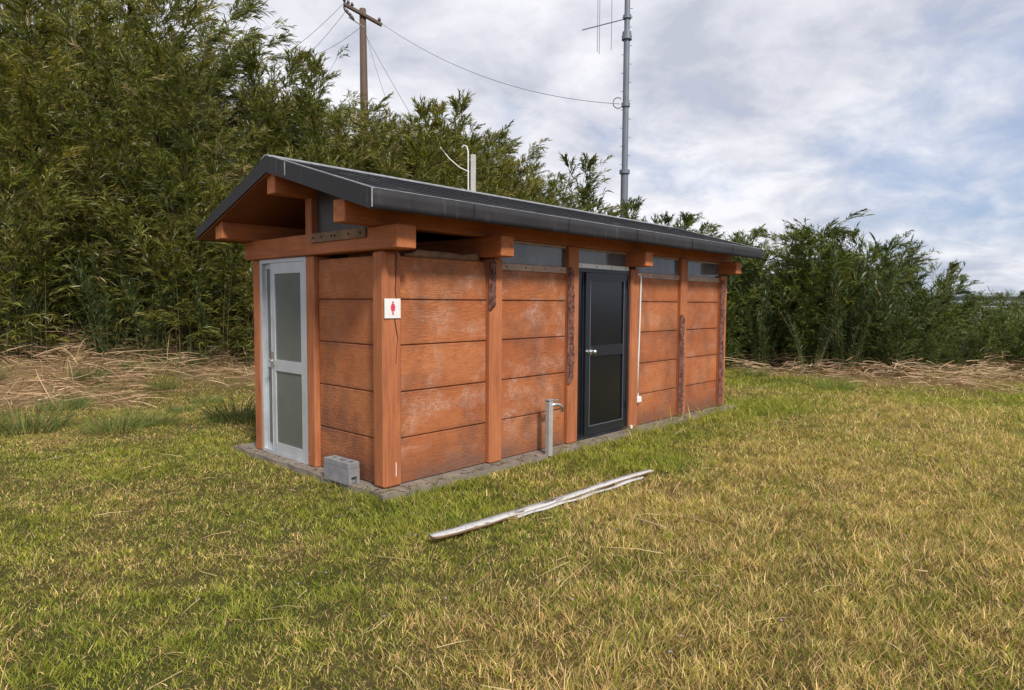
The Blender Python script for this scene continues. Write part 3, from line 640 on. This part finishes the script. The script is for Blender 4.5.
# tie beams
def tie(x0, x1, y0=-.245, y1=2.165, z0=1.897, z1=2.075):
    bm = bmesh.new(); box(bm, x0, x1, y0, y1, z0, z1, bev=.008); return obj('tie_beam', bm, M['beam_y'], hut)
tie(-.062, .118); tie(PC[0]-.155, PC[0]+.005); tie(PC[2]-.13, PC[2]+.03, z0=1.915, z1=2.078); tie(5.71, 5.87, z0=1.915, z1=2.078)
def purlin(yc, z0, z1, w=.15):
    bm = bmesh.new(); box(bm, -.352, 6.10, yc-w/2, yc+w/2, z0, z1, bev=.006); return obj('purlin', bm, M['beam_x'], hut)
purlin(1.065, 2.388, 2.545, .13); purlin(.063, 2.078, 2.245); purlin(2.07, 2.078, 2.235)
one('king_post', M['post'], hut, -.03, .05, .985, 1.088, 2.076, 2.387, bev=.005)
one('king_post', M['post'], hut, 5.73, 5.86, .985, 1.088, 2.076, 2.387, bev=.005)
for k, (a, b_) in enumerate(zip([.0]+PC, PC+[5.80])): one('back_board', M['greyboard'], hut, a+PW+.002, b_-PW-.002, 2.052, 2.066, 1.868, 2.234)
# gable infill right of the king post, and the screwed board under it
bm = bmesh.new(); prism(bm, [(.145, 2.079), (.972, 2.079), (.972, 2.50), (.145, 2.26)], 0, .02, .03); obj('gable_board', bm, M['greyboard'], hut)
bm = bmesh.new(); prism(bm, [(.14, 2.079), (.972, 2.079), (.972, 2.50), (.14, 2.26)], 0, 5.80, 5.83); obj('gable_board', bm, M['greyboard'], hut)
bm = bmesh.new(); prism(bm, [(1.115, 2.079), (1.99, 2.079), (1.99, 2.26), (1.115, 2.50)], 0, 5.80, 5.83); obj('gable_board', bm, M['greyboard'], hut)
bd = one('screwed_board', M['rough_wood'], hut, -.077, -.0635, .13, .93, 1.995, 2.072, bev=.002)
for yy in (.20, .36, .55, .60, .75, .88):
    bm = bmesh.new(); tube(bm, [(-.082, yy, 2.035), (-.0765, yy, 2.035)], .009, 8); obj('screw', bm, M['dark'], bd)
# roof
RX0, RX1 = -.40, 6.19; RYc = 1.045; YR, ZR = -.415, 2.262; YL, ZL = 2.47, 2.185; ZT = 2.688; TH = .132
bm = bmesh.new(); prism(bm, [(YR+.012, ZR-.006), (RYc, ZT-.006), (YL-.012, ZL-.006), (YL-.012, ZL-.06), (RYc, ZT-.07), (YR+.012, ZR-.07)], 0, RX0+.012, RX1-.012)
roof = obj('roof', bm, M['roof'], hut)
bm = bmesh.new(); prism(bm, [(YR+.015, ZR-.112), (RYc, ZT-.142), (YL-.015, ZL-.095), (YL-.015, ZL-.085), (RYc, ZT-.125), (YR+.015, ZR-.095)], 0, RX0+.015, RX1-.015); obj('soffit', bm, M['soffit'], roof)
def fascia(poly, x0, x1):
    bm = bmesh.new(); prism(bm, poly, 0, x0, x1); return obj('fascia', bm, M['fascia'], roof)
fascia([(YR, ZR), (RYc, ZT), (RYc, ZT-TH), (YR+.01, ZR-TH-.005)], RX0, RX0+.011); fascia([(RYc, ZT), (YL, ZL), (YL-.01, ZL-TH*.62), (RYc, ZT-TH)], RX0+.0005, RX0+.0105)
fascia([(YR, ZR), (RYc, ZT), (RYc, ZT-TH), (YR+.01, ZR-TH)], RX1-.011, RX1); fascia([(RYc, ZT), (YL, ZL), (YL-.01, ZL-TH), (RYc, ZT-TH)], RX1-.0105, RX1-.0005)
def wavy_fascia(y, z, dy, nm='fascia'):
    """eave sheet with slight dents and overlapping seams"""
    n = 60; V = []; F = []
    for k in range(n+1):
        x = RX0+.011+(RX1-RX0-.022)*k/n
        for j, f in enumerate((0, .35, .7, 1)):
            w = (vnoise(x*2.3, j*1.7, 8)-.5)*.010*f; V.append((x, y+w*dy, z-TH*f*(1 if dy > 0 else .75)))
    for k in range(n):
        for j in range(3): a = k*4+j; F.append((a, a+1, a+5, a+4))
    o = mesh_np(nm, np.array(V, float), np.array(F), M['fascia'], roof, smooth=True); md = o.modifiers.new('s', 'SOLIDIFY'); md.thickness = .008; md.offset = -1 if dy > 0 else 1; return o
wavy_fascia(YR, ZR, 1); wavy_fascia(YL, ZL, -1)
def bar(name, p, q, w, t, mat, parent):
    p = Vector(p); q = Vector(q); d = (q-p); L = d.length; Mx = Matrix.Translation(p) @ d.to_track_quat('X', 'Z').to_matrix().to_4x4()
    bm = bmesh.new(); box(bm, 0, L, -w/2, w/2, -t/2, t/2, M=Mx, bev=min(t, w)*.2); return obj(name, bm, mat, parent)
bar('flashing', (RX0+.018, YR+.0, ZR+.004), (RX0+.018, RYc, ZT+.006), .020, .008, M['flash'], roof)
bar('flashing', (RX0+.018, YL, ZL+.004), (RX0+.018, RYc, ZT+.006), .020, .008, M['flash'], roof)
bar('flashing', (RX0, YR+.018, ZR+.010), (RX1, YR+.018, ZR+.010), .012, .007, M['flash'], roof)
bar('flashing', (RX1-.018, YR, ZR+.004), (RX1-.018, RYc, ZT+.006), .020, .008, M['flash'], roof)
bar('corner_cap', (RX0-.002, YR-.002, ZR+.004), (RX0-.002, YR-.002, ZR-.125), .010, .010, M['flash'], roof)
for x in (.55, 1.75, 2.9, 4.1, 5.2): bar('seam', (x, YR-.006, ZR), (x, YR-.006, ZR-.12), .006, .006, M['fascia'], roof)
bar('seam', (RX0-.002, .74, ZT-.092), (RX0-.002, .74, ZT-.20), .010, .006, M['flash'], roof)
bm = bmesh.new(); prism(bm, [(RYc-.07, ZT-.021), (RYc, ZT+.001), (RYc+.07, ZT-.023), (RYc+.07, ZT-.016), (RYc+.02, ZT+.006), (RYc, ZT+.011), (RYc-.02, ZT+.007), (RYc-.07, ZT-.014)], 0, RX0-.003, RX1+.003); obj('ridge_cap', bm, M['flash'], roof)
# course laps of the roofing
for k in range(1, 8):
    f = k/8; bar('lap', (RX0+.04, RYc+(YR-RYc)*f, ZT+(ZR-ZT)*f-.0005), (RX1-.04, RYc+(YR-RYc)*f, ZT+(ZR-ZT)*f-.0005), .012, .009, M['roof'], roof)
# head batten and smoky sheets between posts and eave purlin
for k, (a, b) in enumerate([(PC[0]+PW, PC[1]-PW), (PC[1]+PW, PC[2]-PW), (PC[2]+PW, PC[3]-PW), (PC[3]+PW, 5.715)]):
    s = one('clear_sheet', M['sheet'], hut, a+.003, b-.003, .020, .026, 1.866, 2.076)
    lo = one('batten', M['clear_strip'] if k != 1 else M['white'], s, a+.003, b-.003, .0, .019, 1.80 if k != 1 else 1.868, 1.862 if k != 1 else 1.915, bev=.002)
    if k == 1: lo['label'] = 'pale white batten over the black door'
    one('batten', M['clear_strip'], s, a+.003, b-.003, .004, .019, 2.050, 2.074, bev=.002)
    for j in range(4):
        x = a+.08+(b-a-.16)*j/3; z = 1.83 if k != 1 else 1.892; bm = bmesh.new(); tube(bm, [(x, -.004, z), (x, .001, z)], .007, 8); obj('screw', bm, M['dark'], s)
# torn strip of plastic hanging over the open bay
V = []; F = []
for k in range(13):
    x = .20+.82*k/12; V += [(x, .006, 1.862), (x, .004-.004*(k % 2), 1.878+.055*vnoise(k*.55, 2, 7)*(1 if k > 1 else .3))]
    if k: F.append((2*k-2, 2*k, 2*k+1, 2*k-1))
o = mesh_np('torn_sheet', np.array(V, float), np.array(F), M['rough_wood'], hut); md = o.modifiers.new('s', 'SOLIDIFY'); md.thickness = .003

# glazed sliding door on the gable side
dr0 = empty('glazed_door', (0, 0, 0)); dr0.parent = hut; dr0['label'] = 'weathered aluminium door with frosted grey panes'
def frame(name, mat, parent, x0, x1, y0, y1, z0, z1, w, wb=None, wt=None, bev=.003, cross=()):
    """rectangular frame in the Y-Z plane"""
    bm = bmesh.new(); wb = wb or w; wt = wt or w
    box(bm, x0, x1, y0, y0+w, z0, z1, bev=bev); box(bm, x0, x1, y1-w, y1, z0, z1, bev=bev); box(bm, x0+.001, x1-.001, y0+w-.001, y1-w+.001, z0, z0+wb); box(bm, x0+.001, x1-.001, y0+w-.001, y1-w+.001, z1-wt, z1)
    for a, b in cross: box(bm, x0+.001, x1-.001, y0+w-.001, y1-w+.001, a, b)
    return obj(name, bm, mat, parent)
frame('door_frame', M['alu'], dr0, -.030, .06, 1.092, 1.933, .054, 1.893, .036, .030, .035)
side = frame('side_light', M['alu'], dr0, .006, .036, 1.74, 1.896, .086, 1.856, .022, .05, .05, cross=[(.87, .95)])
one('pane', M['frosted'], side, .016, .022, 1.763, 1.873, .13, 1.81)
leaf = frame('door_leaf', M['alu'], dr0, -.024, .004, 1.129, 1.735, .086, 1.856, .070, .085, .10, cross=[(.852, .957)])
one('pane', M['frosted'], leaf, -.014, -.008, 1.198, 1.666, .170, .853); one('pane', M['frosted'], leaf, -.014, -.008, 1.198, 1.666, .956, 1.757)
h = one('handle', M['chrome'], leaf, -.040, -.0235, 1.680, 1.720, .90, 1.03, bev=.004)
bm = bmesh.new(); tube(bm, [(-.040, 1.70, .945), (-.066, 1.70, .945), (-.068, 1.665, .945)], .009, 8); obj('lever', bm, M['chrome'], h)
one('bead', M['alu'], leaf, -.0275, -.0235, 1.728, 1.7345, .09, 1.85)

# black door on the long side (X-Z plane)
drb = empty('black_door', (0, 0, 0)); drb.parent = hut; drb['label'] = 'glossy black door with a round knob on its middle rail'
def framex(name, mat, parent, x0, x1, y0, y1, z0, z1, w, wb=None, wt=None, cross=(), wl=None):
    bm = bmesh.new(); wb = wb or w; wt = wt or w; wl = wl or w
    box(bm, x0, x0+wl, y0, y1, z0, z1, bev=.003); box(bm, x1-w, x1, y0, y1, z0, z1, bev=.003)
    box(bm, x0+wl-.001, x1-w+.001, y0+.001, y1-.001, z0, z0+wb); box(bm, x0+wl-.001, x1-w+.001, y0+.001, y1-.001, z1-wt, z1)
    for a, b in cross: box(bm, x0+wl-.001, x1-w+.001, y0-.003, y1-.001, a, b, bev=.002)
    return obj(name, bm, mat, parent)
DX0, DX1 = PC[1]+PW+.001, PC[2]-PW-.001
framex('door_frame', M['black'], drb, DX0, DX1, -.012, .07, .054, 1.866, .035, .03, .04)
framex('side_light', M['black'], drb, DX0+.036, DX0+.165, .020, .045, .086, 1.824, .018)
one('pane', M['blackpane'], drb, DX0+.053, DX0+.148, .030, .036, .10, 1.81)
lb = framex('door_leaf', M['black'], drb, DX0+.167, DX1-.037, -.004, .028, .086, 1.824, .070, .10, .08, cross=[(.93, 1.045)], wl=.080)
one('pane', M['blackpane'], lb, DX0+.246, DX1-.106, .010, .016, .185, .932); one('pane', M['blackpane'], lb, DX0+.246, DX1-.106, .010, .016, 1.043, 1.746)
bm = bmesh.new()
box(bm, DX0+.24, DX0+.246, -.0065, -.0035, .18, 1.75); box(bm, DX1-.108, DX1-.102, -.0065, -.0035, .18, 1.75); box(bm, DX0+.246, DX1-.108, -.006, -.0035, .180, .186); obj('bead', bm, M['steel_grey'], lb)
bm = bmesh.new(); bmesh.ops.create_uvsphere(bm, u_segments=16, v_segments=10, radius=.027, matrix=Matrix.Translation((DX0+.262, -.052, .985))); kn = obj('knob', bm, M['chrome'], lb, True)
bm = bmesh.new(); tube(bm, [(DX0+.262, -.030, .985), (DX0+.262, -.004, .985)], .012, 12); tube(bm, [(DX0+.262, -.011, .985), (DX0+.262, -.0065, .985)], .030, 16); tube(bm, [(DX0+.205, -.018, .985), (DX0+.205, -.003, .985)], .019, 14); obj('rose', bm, M['chrome'], kn)
for z in (.28, 1.66):
    one('hinge', M['black'], lb, DX1-.045, DX1-.030, -.020, -.0125, z, z+.10, bev=.003)
# conduit with its box
bm = bmesh.new(); X = PC[2]+PW+.016; tube(bm, [(X-.07, -.045, 1.84), (X-.02, -.050, 1.83), (X-.004, -.048, 1.78), (X, -.040, 1.40), (X, -.030, .9), (X, -.02, .43)], .011, 8)
cd = obj('conduit', bm, M['white'], hut, True)
bm = bmesh.new(); box(bm, X-.012, X+.075, -.045, .008, .335, .41, bev=.012); box(bm, X+.0, X+.03, -.03, .005, .41, .45, bev=.006); obj('junction_box', bm, M['white'], cd)
one('door_stopper', M['white'], hut, DX1-.005, DX1+.035, -.065, -.043, .056, .10, bev=.004)
one('notice_plate', M['white'], p_far, 5.886, 5.889, -.03, .05, 1.28, 1.46, bev=.0008)

# sign with a standing woman figure
bm = bmesh.new(); box(bm, -.030, .122, -.0455, -.0375, 1.375, 1.527, bev=.003); sg = obj('restroom_sign', bm, M['white']); tag(sg, 'small white square sign with a pink woman figure on the corner post', 'sign')
def picto(parent):
    bm = bmesh.new(); y0, y1 = -.0475, -.0452; cx = .046
    pts = [(cx+.0085*math.cos(a), 1.4985+.0085*math.sin(a)) for a in np.linspace(0, 2*math.pi, 18, endpoint=False)]; prism(bm, pts, 1, y0, y1)
    body = [(-.013, 1.488), (.013, 1.488), (.023, 1.452), (.018, 1.450), (.010, 1.474), (.019, 1.434), (.008, 1.434), (.008, 1.402), (.002, 1.402), (.002, 1.434), (-.002, 1.434), (-.002, 1.402), (-.008, 1.402), (-.008, 1.434), (-.019, 1.434), (-.010, 1.474), (-.018, 1.450), (-.023, 1.452)]
    prism(bm, [(cx+a, z) for a, z in body], 1, y0, y1); return obj('woman_figure', bm, M['pink'], parent)
picto(sg)

# ------------------------------------------------------------------ concrete block by the corner
def block():
    r = bmesh.new(); L, T, H = .34, .105, .175
    outer = [(-L/2, 0), (-L/2, H), (L/2, H), (L/2, 0)]
    # solid body up to the recess floor, tapering slightly upward, notch at the near end
    def ring(z, s=1.0): return [(x*s, y*s) for x, y in ((-L/2, -T/2), (L/2, -T/2), (L/2, T/2), (-L/2, T/2))]
    box(r, -L/2+.03, L/2, -T/2, T/2, 0, .130); box(r, -L/2, -L/2+.031, -T/2, -.028, 0, .130); box(r, -L/2, -L/2+.031, .028, T/2, 0, .130); box(r, -L/2, -L/2+.0305, -.028, .028, .06, .130)
    for y in (-T/2, T/2-.022): box(r, -L/2, L/2, y, y+.022, .1305, H, bev=.003)
    for x in (-L/2, -.078, .055, L/2-.024): box(r, x, x+.024, -T/2+.022, T/2-.022, .1305, H-.001, bev=.003)
    return obj('concrete_block', r, M['block'])
bl = block(); bl.location = (-.100, .455, .050); bl.rotation_euler = (0, 0, math.radians(92)); tag(bl, 'grey hollow concrete block on the slab beside the corner post', 'concrete block')

# ------------------------------------------------------------------ water tap post
tp = empty('tap_post', (1.80, -.16, .03)); tag(tp, 'grey plastic tap post before the worn panels left of the black door', 'tap')
bm = bmesh.new(); box(bm, -.028, .028, -.028, .028, 0, .535, bev=.006); box(bm, -.017, .017, -.031, -.0275, .02, .50); pb = obj('post', bm, m_simple('grey_plastic', (.34, .335, .33), .55, 0, .15, 6, .08, stain=(.22, .21, .2)), tp)
bm = bmesh.new(); box(bm, -.033, .033, -.033, .033, .535, .552, bev=.006); obj('cap', bm, M['steel'], tp)
bm = bmesh.new(); tube(bm, [(.028, 0, .49), (.10, -.006, .49), (.14, -.010, .482), (.172, -.014, .458), (.180, -.016, .415)], np.array([.017, .018, .018, .016, .015]), 12); fa = obj('faucet', bm, M['chrome'], tp, True)
bm = bmesh.new(); tube(bm, [(.085, -.004, .50), (.085, -.004, .528)], .009, 8); box(bm, .050, .125, -.016, .006, .526, .540, bev=.003); obj('handle', bm, M['chrome'], fa)

# ------------------------------------------------------------------ peeling white board lying in the grass
def board():
    A = np.array([-.455, -1.055]); B = np.array([1.93, -1.205]); n = 60; V = []; F = []; L = np.linalg.norm(B-A); u = (B-A)/L; nrm = np.array([-u[1], u[0]])
    for k in range(n+1):
        t = k/n; w = .066*np.interp(t, [0, .02, .10, .6, .985, 1], [.55, .85, 1, .95, .9, .8])*(1+.16*(float(vnoise(t*34, 1, 3))-.5)); bow = .016*math.sin(t*math.pi)-.006*math.sin(t*7)
        c = A+u*L*t+nrm*(bow-.02*(1-t)**6); z = float(height(c[0], c[1]))+.030+.020*math.exp(-t*14)+.006*math.sin(t*9+1); roll = .10+.10*math.sin(t*3.2+.4)
        for a, hgt in ((-.5, .012), (.5, .012), (.5, -.006), (-.5, -.006)):
            q = c+nrm*a*w*math.cos(roll); V.append((q[0], q[1], z+a*w*math.sin(roll)+hgt))
    m = 4
    for k in range(n):
        for j in range(m): a = k*m+j; b = k*m+(j+1) % m; F.append((a, b, b+m, a+m))
    F.append((0, 1, 2, 3)); e = n*m; F.append((e, e+3, e+2, e+1))
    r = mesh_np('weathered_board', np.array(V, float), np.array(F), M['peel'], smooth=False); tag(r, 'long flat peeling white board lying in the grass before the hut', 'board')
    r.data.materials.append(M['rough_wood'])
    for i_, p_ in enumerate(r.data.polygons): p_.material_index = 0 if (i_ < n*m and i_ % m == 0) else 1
    # a splinter split from its near edge
    V = []; F = []
    for k in range(31):
        t = .30+.62*k/30; c = A+u*L*t+nrm*(.022*math.sin(t*math.pi)-.050+.006*math.sin(t*31)); z = float(height(c[0], c[1]))+.016+.004*math.sin(t*40); w = .010+.012*abs(math.sin(t*17))
        for a, hz in ((-1, 0), (-1, .008), (1, .012), (1, 0)): V.append((c[0]+nrm[0]*a*w, c[1]+nrm[1]*a*w, z+hz))
        if k:
            o = (k-1)*4
            for j in range(4): F.append((o+j, o+(j+1) % 4, o+4+(j+1) % 4, o+4+j))
    mesh_np('splinter', np.array(V, float), np.array(F), M['peel'], r)
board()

# ------------------------------------------------------------------ utility pole, mast, wires, guardrail
pd = 23.0; b = P3(366, 300, pd); gz = float(height(b[0], b[1])); top = P3(366, 9, pd)
pole = empty('utility_pole', (b[0], b[1], gz)); tag(pole, 'old brown wooden utility pole with a crossarm behind the thicket', 'utility pole')
H = top[2]-gz; Rv = np.array([RT[0], RT[1], 0]); Fv = np.array([FW[0], FW[1], 0]); Z = np.array([0, 0, 1.])
bm = bmesh.new(); tube(bm, [(0, 0, 0), (0, 0, H*.5), tuple(-Rv*.03+Z*H)], np.array([.16, .14, .11]), 12); obj('shaft', bm, M['pole'], pole, True)
def lbar(name, p, q, w, t, mat, parent): return bar(name, p, q, w, t, mat, parent)
ca = H-.30; A_ = -Rv*.58+Fv*-.25+Z*(ca+.30); B_ = Rv*.60+Fv*.25+Z*(ca-.18)
arm = lbar('crossarm', A_, B_, .11, .12, M['pole'], pole); arm.location = tuple(-Fv*.13)
A2 = -Rv*.50-Fv*.02+Z*(ca+.02); lbar('brace', A2, Rv*.05-Fv*.1+Z*(ca-.35), .04, .04, M['steel'], pole)
for f in (.02, .12, .22, .93):
    p = A_*(1-f)+B_*f-Fv*.13; bm = bmesh.new(); tube(bm, [tuple(p+Z*.05), tuple(p+Z*.10), tuple(p+Z*.12), tuple(p+Z*.19)], np.array([.02, .045, .06, .035]), 10); obj('insulator', bm, M['ceramic'], pole, True)
for k in range(3):
    p = A_*(1-.08*k)+B_*.08*k-Fv*.13-Z*(.10+.05*k); bm = bmesh.new(); tube(bm, [tuple(p), tuple(p-Z*.10+Rv*.06), tuple(p-Z*.22+Rv*.14)], np.array([.03, .05, .025]), 8); obj('insulator', bm, M['ceramic'], pole, True)
o0 = np.array([b[0], b[1], gz])
def wire(name, p, q, sag, label, parent=None, r=.012, n=24, group=None):
    t = np.linspace(0, 1, n)[:, None]; pts = np.asarray(p)*(1-t)+np.asarray(q)*t; pts[:, 2] -= (4*sag*t*(1-t))[:, 0]
    V, F = tubes_np([pts], [r], 5); o = mesh_np(name, V, F, M['cable'], parent, smooth=True)
    if label: tag(o, label, 'wire', group)
    return o
wire('overhead_wire', o0+A_+Z*.1, P3(270, 64, 27), .15, 'highest of three wires running left from the utility pole', r=.007)
wire('overhead_wire', o0+A_-Z*.1+Rv*.1, P3(292, 70, 27), .12, 'middle of three wires running left from the utility pole', r=.007)
wire('overhead_wire', o0+Rv*-.1+Z*(ca-.3), P3(300, 60, 27), .15, 'lowest of three wires running left from the utility pole', r=.007)
wire('guy_wire', o0+Rv*.08+Z*(H-.9), P3(432, 150, 20), .05, 'guy wire slanting down right from the utility pole', r=.007)
wire('guy_wire', o0+Rv*.02+Z*(H-.6), P3(388, 104, 21), .12, 'slack cable hanging close beside the utility pole shaft', r=.006)
# mast
md_ = 18.0; mb = P3(622.5, 300, md_); gm = float(height(mb[0], mb[1])); mast = empty('antenna_mast', (mb[0], mb[1], gm)); tag(mast, 'slender grey steel mast rising behind the hut roof', 'mast')
def mz(py): return P3(622, py, md_)[2]-gm
Hm = mz(-45)
bm = bmesh.new(); tube(bm, [(0, 0, 0), (0, 0, mz(172))], .100, 14); tube(bm, [(0, 0, mz(172)), (0, 0, mz(38))], .082, 14); tube(bm, [(0, 0, mz(38)), (0, 0, Hm)], .074, 14); obj('shaft', bm, M['steel_grey'], mast)
for py, rr in ((172, .14), (38, .135), (34, .12), (105, .115), (17, .11)):
    bm = bmesh.new(); tube(bm, [(0, 0, mz(py)-.05), (0, 0, mz(py)+.05)], rr, 14); obj('flange', bm, M['steel_grey'], mast)
bm = bmesh.new()
for k in range(28):
    z = mz(172)+.2+k*.24; s = 1 if k % 2 else -1; tube(bm, [tuple(Z*z+Rv*.05*s), tuple(Z*z+Rv*.145*s)], .008, 5)
obj('climbing_steps', bm, M['steel_grey'], mast)
rod = P3(582, 30, md_)-np.array([mb[0], mb[1], gm]); bm = bmesh.new(); tube(bm, [tuple(rod), tuple(Z*mz(17)+Rv*.14)], .016, 8); an = obj('antenna_arm', bm, M['steel_grey'], mast)
for px, y0, y1 in ((598, -30, 52), (600, -30, 54), (612, -20, 50)):
    p = P3(px, 0, md_)-np.array([mb[0], mb[1], gm]); bm = bmesh.new(); tube(bm, [(p[0], p[1], mz(y0)), (p[0], p[1], mz(y1))], .009, 5); obj('whip', bm, M['steel_grey'], an)
lp = [tuple(Z*mz(103)+Rv*-.08+(-Rv*.13+0*Z)*1.0+(Rv*math.cos(a)*.13+Z*math.sin(a)*.14)) for a in np.linspace(.8, 5.4, 14)]
bm = bmesh.new(); tube(bm, lp, .012, 6); obj('cable_loop', bm, M['cable'], mast)
mtop = np.array([mb[0], mb[1], gm])+Z*mz(104)-Rv*.15
wire('overhead_wire', o0+B_+Z*.08, mtop, .55, 'long sagging wire between the utility pole and the grey mast', r=.007, n=40)
# grey post with a hooked pipe behind the roof
gp = P3(473, 300, 13.0); gg = float(height(gp[0], gp[1])); gpo = empty('grey_marker_post', (gp[0], gp[1], gg)); tag(gpo, 'pale grey square post with a hooked pipe standing behind the roof', 'post')
def gzp(py): return P3(473, py, 13)[2]-gg
bm = bmesh.new(); box(bm, -.055, .055, -.05, .05, 0, gzp(155), bev=.008, M=Matrix.Rotation(YAW, 4, 'Z')); obj('post_body', bm, m_simple('pale_grey_painted_post', (.42, .41, .40), .8, 0, .15, 6, .2), gpo)
bm = bmesh.new(); x0 = -Rv*.08; zt = gzp(149); tube(bm, [tuple(x0), tuple(x0+Z*(zt-.05)-Rv*.02), tuple(x0+Z*(zt+.05)-Rv*.05), tuple(x0+Z*(zt+.07)-Rv*.10), tuple(x0+Z*(zt+.03)-Rv*.14)], .015, 8); obj('hooked_pipe', bm, M['white'], gpo)
p0 = P3(440, 147, 13)-np.array([gp[0], gp[1], gg]); p3 = Z*gzp(172)-Rv*.08; mid1 = p0*.66+p3*.34-Z*.07; mid2 = p0*.33+p3*.67-Z*.07
bm = bmesh.new(); tube(bm, [tuple(p0), tuple(mid1), tuple(mid2), tuple(p3)], .010, 6); obj('hose', bm, M['white'], gpo)
# guardrail
gr_ = empty('guardrail', (0, 0, 0)); q0 = P3(905, 303, 24.2); q1 = P3(1040, 303, 22.6)
gz0 = 1.60; dvec = np.array([q1[0]-q0[0], q1[1]-q0[1], 0]); Lg = np.linalg.norm(dvec); dvec /= Lg; nv = np.array([-dvec[1], dvec[0], 0]); nv = nv if nv@Fv < 0 else -nv
gr_.location = (q0[0], q0[1], float(height(q0[0], q0[1]))); tag(gr_, 'galvanised steel guardrail half hidden by reeds at far right', 'guardrail')
prof = [(a*1.2, z*1.3) for a, z in [(0, 0), (.04, .03), (.075, .07), (.075, .11), (.0, .155), (.0, .195), (.075, .24), (.075, .28), (.04, .32), (0, .35)]]
V = []; F = []; base = np.array(gr_.location)
for k, s in enumerate((0, Lg)):
    for a, z in prof: V.append(dvec*s+nv*a+Z*(gz0-base[2]+z-.12))
    for a, z in prof[::-1]: V.append(dvec*s+nv*(a-.006)+Z*(gz0-base[2]+z-.12))
m = len(prof)*2
for j in range(m): F.append((j, (j+1) % m, m+(j+1) % m, m+j))
mesh_np('rail', np.array(V), np.array(F), m_simple('dull_galvanised_rail', (.19, .225, .24), .65, .2, .2, 4, .1), gr_)
for s in (.3, 2.3, 4.2):
    p = dvec*s-nv*.06; bm = bmesh.new(); tube(bm, [tuple(p-Z*.7), tuple(p+Z*(gz0-base[2]+.22))], .06, 12); obj('rail_post', bm, M['steel'], gr_, True)

# ------------------------------------------------------------------ camera
cam = bpy.data.cameras.new('camera'); co = bpy.data.objects.new('camera', cam); COL.objects.link(co)
fw = Vector((math.cos(YAW)*math.cos(PITCH), math.sin(YAW)*math.cos(PITCH), -math.sin(PITCH))); rt = Vector((math.sin(YAW), -math.cos(YAW), 0)); up = rt.cross(fw)
rt2 = rt*math.cos(ROLL)+up*math.sin(ROLL); up2 = up*math.cos(ROLL)-rt*math.sin(ROLL)
mw = Matrix((rt2, up2, -fw)).transposed().to_4x4(); mw.translation = Vector(CAM); co.matrix_world = mw
cam.sensor_width = 36; cam.lens = FX/1024*36; cam.clip_start = .05; cam.clip_end = 3000; scene.camera = co

# ------------------------------------------------------------------ light and sky
SE = math.radians(44); S = Vector((-.34, -.94, 0)).normalized(); SD = Vector((S.x*math.cos(SE), S.y*math.cos(SE), math.sin(SE)))
sl = bpy.data.lights.new('sun', 'SUN'); sl.energy = 3.5; sl.angle = math.radians(8); sl.color = (1, .93, .82); so = bpy.data.objects.new('sun', sl); COL.objects.link(so)
so.rotation_euler = SD.to_track_quat('Z', 'Y').to_euler()
w = bpy.data.worlds.new('World'); scene.world = w; w.use_nodes = True; nt = w.node_tree; nt.nodes.clear()
class WT(NT):
    def __init__(s): s.t = nt
W_ = WT(); out = W_.n('ShaderNodeOutputWorld'); bg = W_.n('ShaderNodeBackground'); W_.l(bg.outputs[0], out.inputs[0]); bg.inputs[1].default_value = .1
sky = W_.n('ShaderNodeTexSky', sky_type='NISHITA'); sky.sun_disc = False; sky.sun_elevation = SE; sky.sun_rotation = math.atan2(S.x, S.y); sky.air_density = 1.2; sky.dust_density = 1.5
tc = W_.n('ShaderNodeTexCoord'); W_.co = tc.outputs['Generated']
sp = W_.n('ShaderNodeSeparateXYZ'); W_.l(W_.co, sp.inputs[0]); den = W_.math('ADD', W_.math('MAXIMUM', sp.outputs[2], 0), .34)
cb = W_.n('ShaderNodeCombineXYZ'); W_.l(W_.math('DIVIDE', sp.outputs[0], den), cb.inputs[0]); W_.l(W_.math('DIVIDE', sp.outputs[1], den), cb.inputs[1]); cb.inputs[2].default_value = 3.7
def dot(v):
    x = W_.n('ShaderNodeVectorMath', operation='DOT_PRODUCT'); W_.l(W_.co, x.inputs[0]); x.inputs[1].default_value = v; return x.outputs['Value']
cov = W_.noise(.95, 8, .55, .3, cb.outputs[0]); shade = W_.noise(2.3, 9, .55, .25, W_.map((1, 1, 1), (0, 0, .6), cb.outputs[0])); wisp = W_.noise(5.0, 8, .58, .3, cb.outputs[0])
right = dot((RT[0], RT[1], 0))
bias = W_.math('ADD', W_.rng(right, .15, .65, .17, .02), W_.rng(sp.outputs[2], .0, .35, -.07, .08))
mask = W_.rng(W_.math('ADD', W_.math('ADD', cov, W_.math('MULTIPLY', W_.math('SUBTRACT', wisp, .5), .45)), bias), .36, .60)
cl = W_.mix(W_.rng(W_.math('ADD', W_.math('MULTIPLY', shade, .62), W_.math('MULTIPLY', wisp, .38)), .40, .60), (4.7, 4.95, 5.85), (8.1, 8.1, 8.5))
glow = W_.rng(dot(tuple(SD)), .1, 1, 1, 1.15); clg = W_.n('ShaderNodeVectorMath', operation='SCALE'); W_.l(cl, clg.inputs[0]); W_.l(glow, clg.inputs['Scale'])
skc = W_.mix(1, sky.outputs[0], (1.15, 1.12, 1.25), 'MULTIPLY')
skc = W_.mix(.65, skc, (3.2, 4.2, 6.3))
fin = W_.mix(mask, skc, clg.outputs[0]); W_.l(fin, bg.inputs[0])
scene.view_settings.view_transform = 'Standard'; scene.view_settings.look = 'None'; scene.view_settings.exposure = 0.25; scene.view_settings.gamma = 1
scene.cycles.max_bounces = 6; scene.cycles.diffuse_bounces = 3; scene.cycles.transparent_max_bounces = 4; scene.cycles.use_denoising = True
